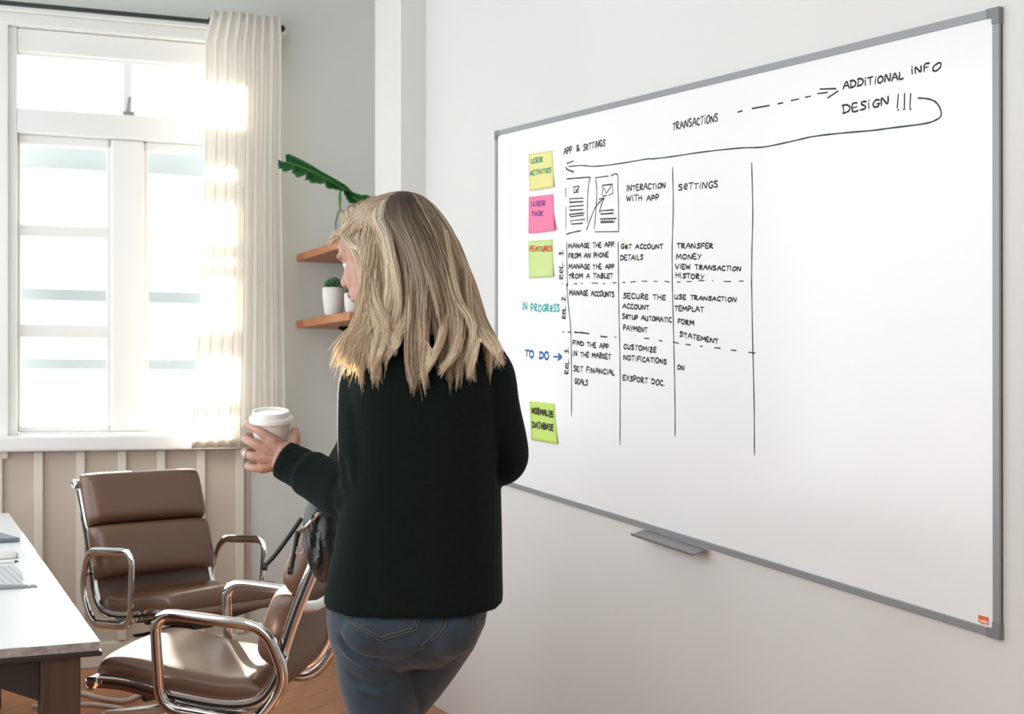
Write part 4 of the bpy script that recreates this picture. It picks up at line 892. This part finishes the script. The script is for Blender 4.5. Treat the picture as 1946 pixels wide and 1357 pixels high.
# hair -------------------------------------------------------------
HX = [(366,764,4),(369,764,24),(376,762,44),(387,758,62),(402,757,77),(430,762,92),(462,777,93),(500,788,97),(550,797,105),(585,800,112),(620,799,126),(650,797,145),(690,792,150),(720,792,150)]
hy = [h[0] for h in HX]; hcx = [h[1] for h in HX]; hax = [h[2] for h in HX]
HBD = ([366,369,376,387,402,430,462,550,620,720], [.004,.025,.045,.062,.078,.098,.106,.116,.120,.125])     # half depth
def hair_xyz(py, ph, s):
    cx = np.interp(py, hy, hcx); a = np.interp(py, hy, hax)/KM; b = np.interp(py, *HBD)
    X = (cx-CX)/KM+a*np.cos(ph)*s; Y = PZ+.005+b*np.sin(ph)*s-.012; Z = EYE-(py-HY)/KM
    return X, Y, Z
cap = MB(); rr = []
for py in (372,378,388,402,425,455,490,530,570,610,640):
    r_ = []
    for k in range(40):
        ph = 2*math.pi*k/40; sc = .90; x, y, z = hair_xyz(py, ph, sc)
        r_.append(V(float(x), float(y), float(z)))
    rr.append(r_)
cap.loft(rr)
# keep the face clear: press the underlayer behind the face plane
lim = .012
for i, p in enumerate(cap.v):
    q = Vector(p); f = (q-HC).dot(fwd)
    if f > lim and q.z < HC.z+.07: q = q-fwd*(f-lim)
    cap.v[i] = tuple(q)
hair = obj('hair', cap, M['hair_under'], person)
def strands(P, rad, cols, name):          # P (N,T,3), rad (N,T), cols (N,T,3)
    N, Tn, _ = P.shape; t = np.gradient(P, axis=1); t /= np.linalg.norm(t, axis=2, keepdims=True)+1e-9
    ref = np.array([.3,.9,.2]); u = np.cross(t, ref); u /= np.linalg.norm(u, axis=2, keepdims=True)+1e-9; w = np.cross(t, u)
    K = 3; ang = [2*math.pi*k/K for k in range(K)]
    vs = np.stack([P+(u*math.cos(a)+w*math.sin(a))*rad[...,None] for a in ang], axis=2).reshape(-1, 3)
    idx = np.arange(N*Tn*K).reshape(N, Tn, K); a = idx[:,:-1,:]; b = np.roll(a, -1, axis=2); c = idx[:,1:,:]; d = np.roll(c, -1, axis=2)
    fs = np.stack([a, b, d, c], axis=-1).reshape(-1, 4)
    me = bpy.data.meshes.new(name); me.vertices.add(len(vs)); me.vertices.foreach_set('co', vs.ravel()); nf = len(fs)
    me.loops.add(nf*4); me.loops.foreach_set('vertex_index', fs.ravel().astype(np.int32)); me.polygons.add(nf); me.polygons.foreach_set('loop_start', np.arange(0, nf*4, 4, dtype=np.int32)); me.update(calc_edges=True)
    me.polygons.foreach_set('use_smooth', np.ones(nf, dtype=bool))
    at = me.color_attributes.new('strand_colour', 'FLOAT_COLOR', 'POINT'); cc = np.repeat(cols[:,:,None,:], K, axis=2).reshape(-1, 3); at.data.foreach_set('color', np.concatenate([cc, np.ones((len(cc),1))], 1).ravel())
    me.materials.append(M['hair']); o = bpy.data.objects.new(name, me); COL.objects.link(o); o.parent = hair; me.transform(Matrix.Translation(-base_of(hair))); return o
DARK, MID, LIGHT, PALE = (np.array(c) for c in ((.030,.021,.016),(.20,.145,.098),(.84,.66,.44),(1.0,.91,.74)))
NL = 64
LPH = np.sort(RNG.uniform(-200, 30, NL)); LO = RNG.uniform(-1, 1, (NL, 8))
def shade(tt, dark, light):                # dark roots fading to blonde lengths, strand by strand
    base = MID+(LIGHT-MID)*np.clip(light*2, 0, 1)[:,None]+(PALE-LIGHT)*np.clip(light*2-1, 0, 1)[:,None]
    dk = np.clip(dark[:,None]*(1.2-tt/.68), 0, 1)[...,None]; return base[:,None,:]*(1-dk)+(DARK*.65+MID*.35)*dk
def main_hair(N, Tn=26, layer=1.0):
    t = np.linspace(0, 1, Tn)[None,:].repeat(N, 0); lk = RNG.integers(0, NL, N)
    deg = LPH[lk]+RNG.normal(0, 4.5, N); off = deg-LPH[lk]
    yend = np.interp(deg, [-200,-165,-130,-90,-45,0,30], [655,665,690,700,700,688,650])+LO[lk,0]*22+RNG.normal(0, 15, N)-np.abs(RNG.normal(0, 1, N))*10+6
    y0 = 367+RNG.uniform(0, 9, N); py = y0[:,None]+(yend-y0)[:,None]*t**1.5
    a = LPH[lk][:,None]+off[:,None]*(1-.78*np.clip((t-.25)/.75, 0, 1)**.8)+7*LO[lk,1][:,None]*t**1.5+2.5*np.sin(t*(7+3*LO[lk,3])[:,None]+4*LO[lk,4][:,None])*t
    ph = np.radians(a); P = np.stack(hair_xyz(py, ph, 1.0), -1)
    cx = np.interp(py, hy, hcx); ctr = np.stack([(cx-CX)/KM, np.full_like(cx, PZ-.007), EYE-(py-HY)/KM], -1)
    s = RNG.uniform(.93, 1.0, N)*layer
    sc = s[:,None]+.035*LO[lk,2][:,None]*t+.05*LO[lk,5][:,None]*np.clip(t-.6,0,1)**2*4+.02*np.sin(t*(10+3*LO[lk,6])[:,None]+5*LO[lk,7][:,None])*t
    P = ctr+(P-ctr)*sc[...,None]
    am = (.010*t**2.2)[...,None]*(.5+.5*np.abs(LO[lk,5]))[:,None,None]
    P = P+am*np.stack([np.sin(t*(11+4*LO[lk,3])[:,None]+6*LO[lk,4][:,None]), np.cos(t*(10+3*LO[lk,1])[:,None]+6*LO[lk,0][:,None])*.7, 0*t], -1)
    fr = RNG.random(N) < .10; P = P+(RNG.normal(0,.0055,(N,1,3))*fr[:,None,None]+RNG.normal(0,.0010,(N,1,3)))*t[...,None]
    f = ((P-np.array(HC))@np.array(fwd)); z = P[...,2]; over = np.clip(f-.020, 0, None)*(z < HC.z+.062); P = P-np.array(fwd)*over[...,None]
    rad = (.00080*(1-.75*t**3))*RNG.uniform(.6,1.5,N)[:,None]
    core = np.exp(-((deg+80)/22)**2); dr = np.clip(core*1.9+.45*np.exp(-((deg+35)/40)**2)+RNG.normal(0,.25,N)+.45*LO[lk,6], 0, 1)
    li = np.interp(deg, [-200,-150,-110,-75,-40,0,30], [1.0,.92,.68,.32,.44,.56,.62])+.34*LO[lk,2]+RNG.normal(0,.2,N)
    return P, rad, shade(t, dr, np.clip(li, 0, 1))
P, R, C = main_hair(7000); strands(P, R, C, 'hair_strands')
def guided(N, Tn, fn):
    out = []
    for _ in range(N):
        S = spline([B(*p) for p in fn(RNG.random(), RNG.normal(0, 1, 5))], 6); out.append([tuple(S[int(i)]) for i in np.linspace(0, len(S)-1, Tn)])
    return np.array(out), np.linspace(0,1,Tn)[None,:].repeat(N,0)
# fringe swept to the left over the forehead, then back towards the ear
def fringe(q, e):
    pts = [(752+e[0]*6, 368+q*4, -.050), (704+q*10+e[3]*3, 385+q*14+e[1]*3, -.078), (670+q*14+e[4]*3, 412+q*15+e[1]*3, -.082), (650+q*20+e[3]*3, 438+q*12+e[2]*3, -.062), (657+q*20+e[4]*3, 460+q*6+e[2]*3, -.072), (682+q*8+e[3]*2, 472+q*5+e[0]*2, -.092), (697+e[0]*4, 500+q*14, -.102), (700+e[0]*5, 540+q*24, -.104)]
    if q < .13: pts = pts[:4]+[(639+e[1]*5, 450+e[2]*5, -.055), (632+e[1]*5, 461+e[2]*7, -.045)]
    return pts
P, t = guided(800, 20, fringe); N = len(P)
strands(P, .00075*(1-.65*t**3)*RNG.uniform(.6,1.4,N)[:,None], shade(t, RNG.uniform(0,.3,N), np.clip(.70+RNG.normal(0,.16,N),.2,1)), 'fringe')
# long pale locks falling beside the cheek over the left shoulder
def side(q, e):
    w = int(q*7)*1.3; a, b = 5*math.sin(w*2.1), 7*math.sin(w*3.7)
    return [(722+q*30+e[4]*3, 378-q*7, -.050), (696+q*26+e[0]*3+a*.4, 430, -.084+e[4]*.003), (691+q*22+e[0]*3-a*.5, 490, -.096+e[1]*.003), (691+q*24+e[1]*4+a, 545, -.100+e[2]*.004), (681+q*32+e[1]*5-a*.6, 600+b*.4, -.100+e[3]*.004), (655+q*50+e[2]*6+a, 645+e[3]*6+b, -.105+e[4]*.004), (637+q*60+e[2]*9-b, 682+e[3]*15+b*1.6, -.100)]
P, t = guided(850, 22, side); N = len(P)
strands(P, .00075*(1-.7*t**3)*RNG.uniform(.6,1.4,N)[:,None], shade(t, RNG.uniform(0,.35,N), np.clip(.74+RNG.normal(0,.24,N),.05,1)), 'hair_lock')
# hair framing the face: from the parting over the front hairline and down both temples
def frame_right(q, e):
    u = q*.075; return [Hd(-.014+e[0]*.002, .060-u, .110+e[1]*.002), Hd(.040+e[0]*.003, .074-u, .098), Hd(.072+e[1]*.003, .052-u, .062+e[2]*.004), Hd(.084+e[2]*.003, .030-u*.7, .005), Hd(.083+e[3]*.004, .020-u*.7, -.060), Hd(.090+e[3]*.006, .008-u*.8+e[4]*.004, -.130), Hd(.098+e[2]*.008, -.004-u+e[4]*.008, -.195+e[0]*.010)]
def frame_left(q, e):
    u = q*.06; return [Hd(.014+e[0]*.002, .052-u, .110+e[1]*.002), Hd(-.030+e[0]*.002, .062-u, .102), Hd(-.062+e[1]*.002, .036-u, .074), Hd(-.082+e[2]*.002, .012-u*.5, .020), Hd(-.086+e[3]*.002, -.006-u*.5, -.040), Hd(-.090+e[3]*.003, -.020-u*.5, -.110), Hd(-.094+e[3]*.004, -.030-u*.6+e[4]*.004, -.165+e[0]*.018)]
for fn, cnt in ((frame_right, 900), (frame_left, 420)):
    out = []
    for _ in range(cnt):
        S = spline(fn(RNG.random(), RNG.normal(0, 1, 5)), 6); out.append([tuple(S[int(i)]) for i in np.linspace(0, len(S)-1, 22)])
    P = np.array(out); t = np.linspace(0,1,22)[None,:].repeat(cnt,0)
    strands(P, .00080*(1-.65*t**3)*RNG.uniform(.6,1.4,cnt)[:,None], shade(t, RNG.uniform(0,.35,cnt), np.clip(.72+RNG.normal(0,.2,cnt),.1,1)), 'hair_lock')
# flicked, curling ends over the back
CURL = [(800,560,790,620,815,670,802,716),(830,560,842,620,822,680,800,712),(860,540,872,610,862,670,836,706),(885,540,892,600,905,650,890,712),(880,555,910,620,932,658,956,688),(790,520,770,600,752,640,748,668),(770,560,758,610,752,650,735,676),(890,580,922,625,948,660,944,690),(740,560,735,610,725,660,712,690),(845,470,868,560,900,620,888,690)]
def curl(q, e):
    c = CURL[int(q*len(CURL)) % len(CURL)]; j = e[0]*3; k = e[1]*3
    return [(c[0]+j*1.5, c[1]-20+k*3, -.070), (c[2]+j*1.3, c[3]+k, -.118), (c[4]+j+e[2]*2, c[5]+k, -.132), (c[6]+j*.8+e[3]*2, c[7]+e[4]*6, -.130)]
P, t = guided(700, 18, curl); N = len(P)
strands(P, .00075*(1-.7*t**3)*RNG.uniform(.6,1.4,N)[:,None], shade(t, RNG.uniform(0,.2,N), np.clip(.55+RNG.normal(0,.2,N),.1,1)), 'hair_lock')

# ------------------------------------------------------------------ coffee cup in the hand
cx0 = B(517, 880, ZC+.004); axis = (B(515,776,ZC-.020)-cx0).normalized(); Hc = .106
cupo = thing('paper_cup', 'white paper coffee cup with white lid held in the left hand', 'cup', cx0); k = KM*PZ/(PZ+ZC)
obj('cup_body', MB().lathe([(.028,0),(.0285,.002),(.040,Hc-.018),(.0415,Hc-.014),(.0415,Hc-.012),(.039,Hc-.012),(.027,.006),(.001,.006)], cx0, axis, 40), M['cup'], cupo)
obj('cup_lid', MB().lathe([(.0405,Hc-.020),(.0445,Hc-.018),(.0450,Hc-.012),(.0435,Hc-.009),(.0400,Hc-.008),(.0385,Hc-.007),(.0375,Hc+.002),(.0365,Hc+.004),(.0345,Hc+.004),(.0335,Hc+.001),(.001,Hc+.001)], cx0, axis, 44), M['lid'], cupo)

# ------------------------------------------------------------------ leather backpack hanging at the left side
bag = thing('backpack', 'black leather backpack with silver zip hanging beside the person over the chair back', 'backpack', B(600,1110,.22))
def BG(x, y, d=0): return B(x, y, .24+d)
rows = []
for py, xl, xr, b in ((925,600,640,.03),(945,588,655,.05),(975,577,665,.065),(1005,574,668,.072),(1040,578,668,.072),(1070,586,664,.062),(1095,598,655,.045),(1108,610,645,.02)):
    l, r_ = BG(xl, py), BG(xr, py); c = (l+r_)/2; a = (r_-l).x/2
    rows.append([c+V(a*math.cos(t)*(1+.04*math.sin(t*5+py)), b*math.sin(t)*(1+.05*math.cos(t*4+py*.3)), .004*math.sin(t*3+py)) for t in [2*math.pi*k/28 for k in range(28)]])
obj('pouch', MB().loft(rows), M['black_leather'], bag, sub=1)
fl = []
for j in range(9):
    v = j/8; a, b_ = V(576,1000,0).lerp(V(590,1086,0), v), V(606,968,0).lerp(V(618,1060,0), v)
    fl.append([BG(a.x+(b_.x-a.x)*i/8, a.y+(b_.y-a.y)*i/8, -.062-.016*math.sin(math.pi*i/8)+.006*math.sin(v*7+i)) for i in range(9)])
o = obj('flap', MB().grid(fl), M['black_leather'], bag); q = o.modifiers.new('t', 'SOLIDIFY'); q.thickness = .004
mb = MB(); mb.tube([BG(571,1011,-.07), BG(588,995,-.08), BG(606,974,-.075)], .004, 8); mb.tube([BG(570,1012,-.072), BG(566,1022,-.072)], .003, 6); obj('zip', mb, M['silver'], bag)
mb = MB(); mb.lathe([(.006,-.002),(.010,-.002),(.011,0),(.010,.002),(.006,.002),(.006,-.002)], BG(569,1046,-.075), V(.2,-1,0), 24, cap=False); obj('metal_ring', mb, M['silver'], bag)
for pts in ([(573,985),(545,1025),(520,1058),(504,1074)], [(566,1010),(560,1045),(553,1082)]):
    P = [BG(x, y, -.075) for x, y in pts]; mb = MB(); mb.tube(spline(P, 5), .0048, 8); mb.tube([P[-1]-V(.006,0,.003), P[-1]+V(.004,0,-.004)], .008, 8); obj('drawstring', mb, M['black'], bag)
st = spline([B(722,672,.02), B(704,690,.085), B(676,745,.125), BG(652,805,-.115), BG(642,842,-.13), BG(628,868,-.10), BG(616,900,-.06), BG(606,940,-.03)], 6)
mb = MB(); mb.loft([[p+V(-.006,.02,0), p+V(.040,-.015,0), p+V(.042,-.012,.003), p+V(-.004,.023,.003)] for p in st]); obj('strap', mb, M['black'], bag)
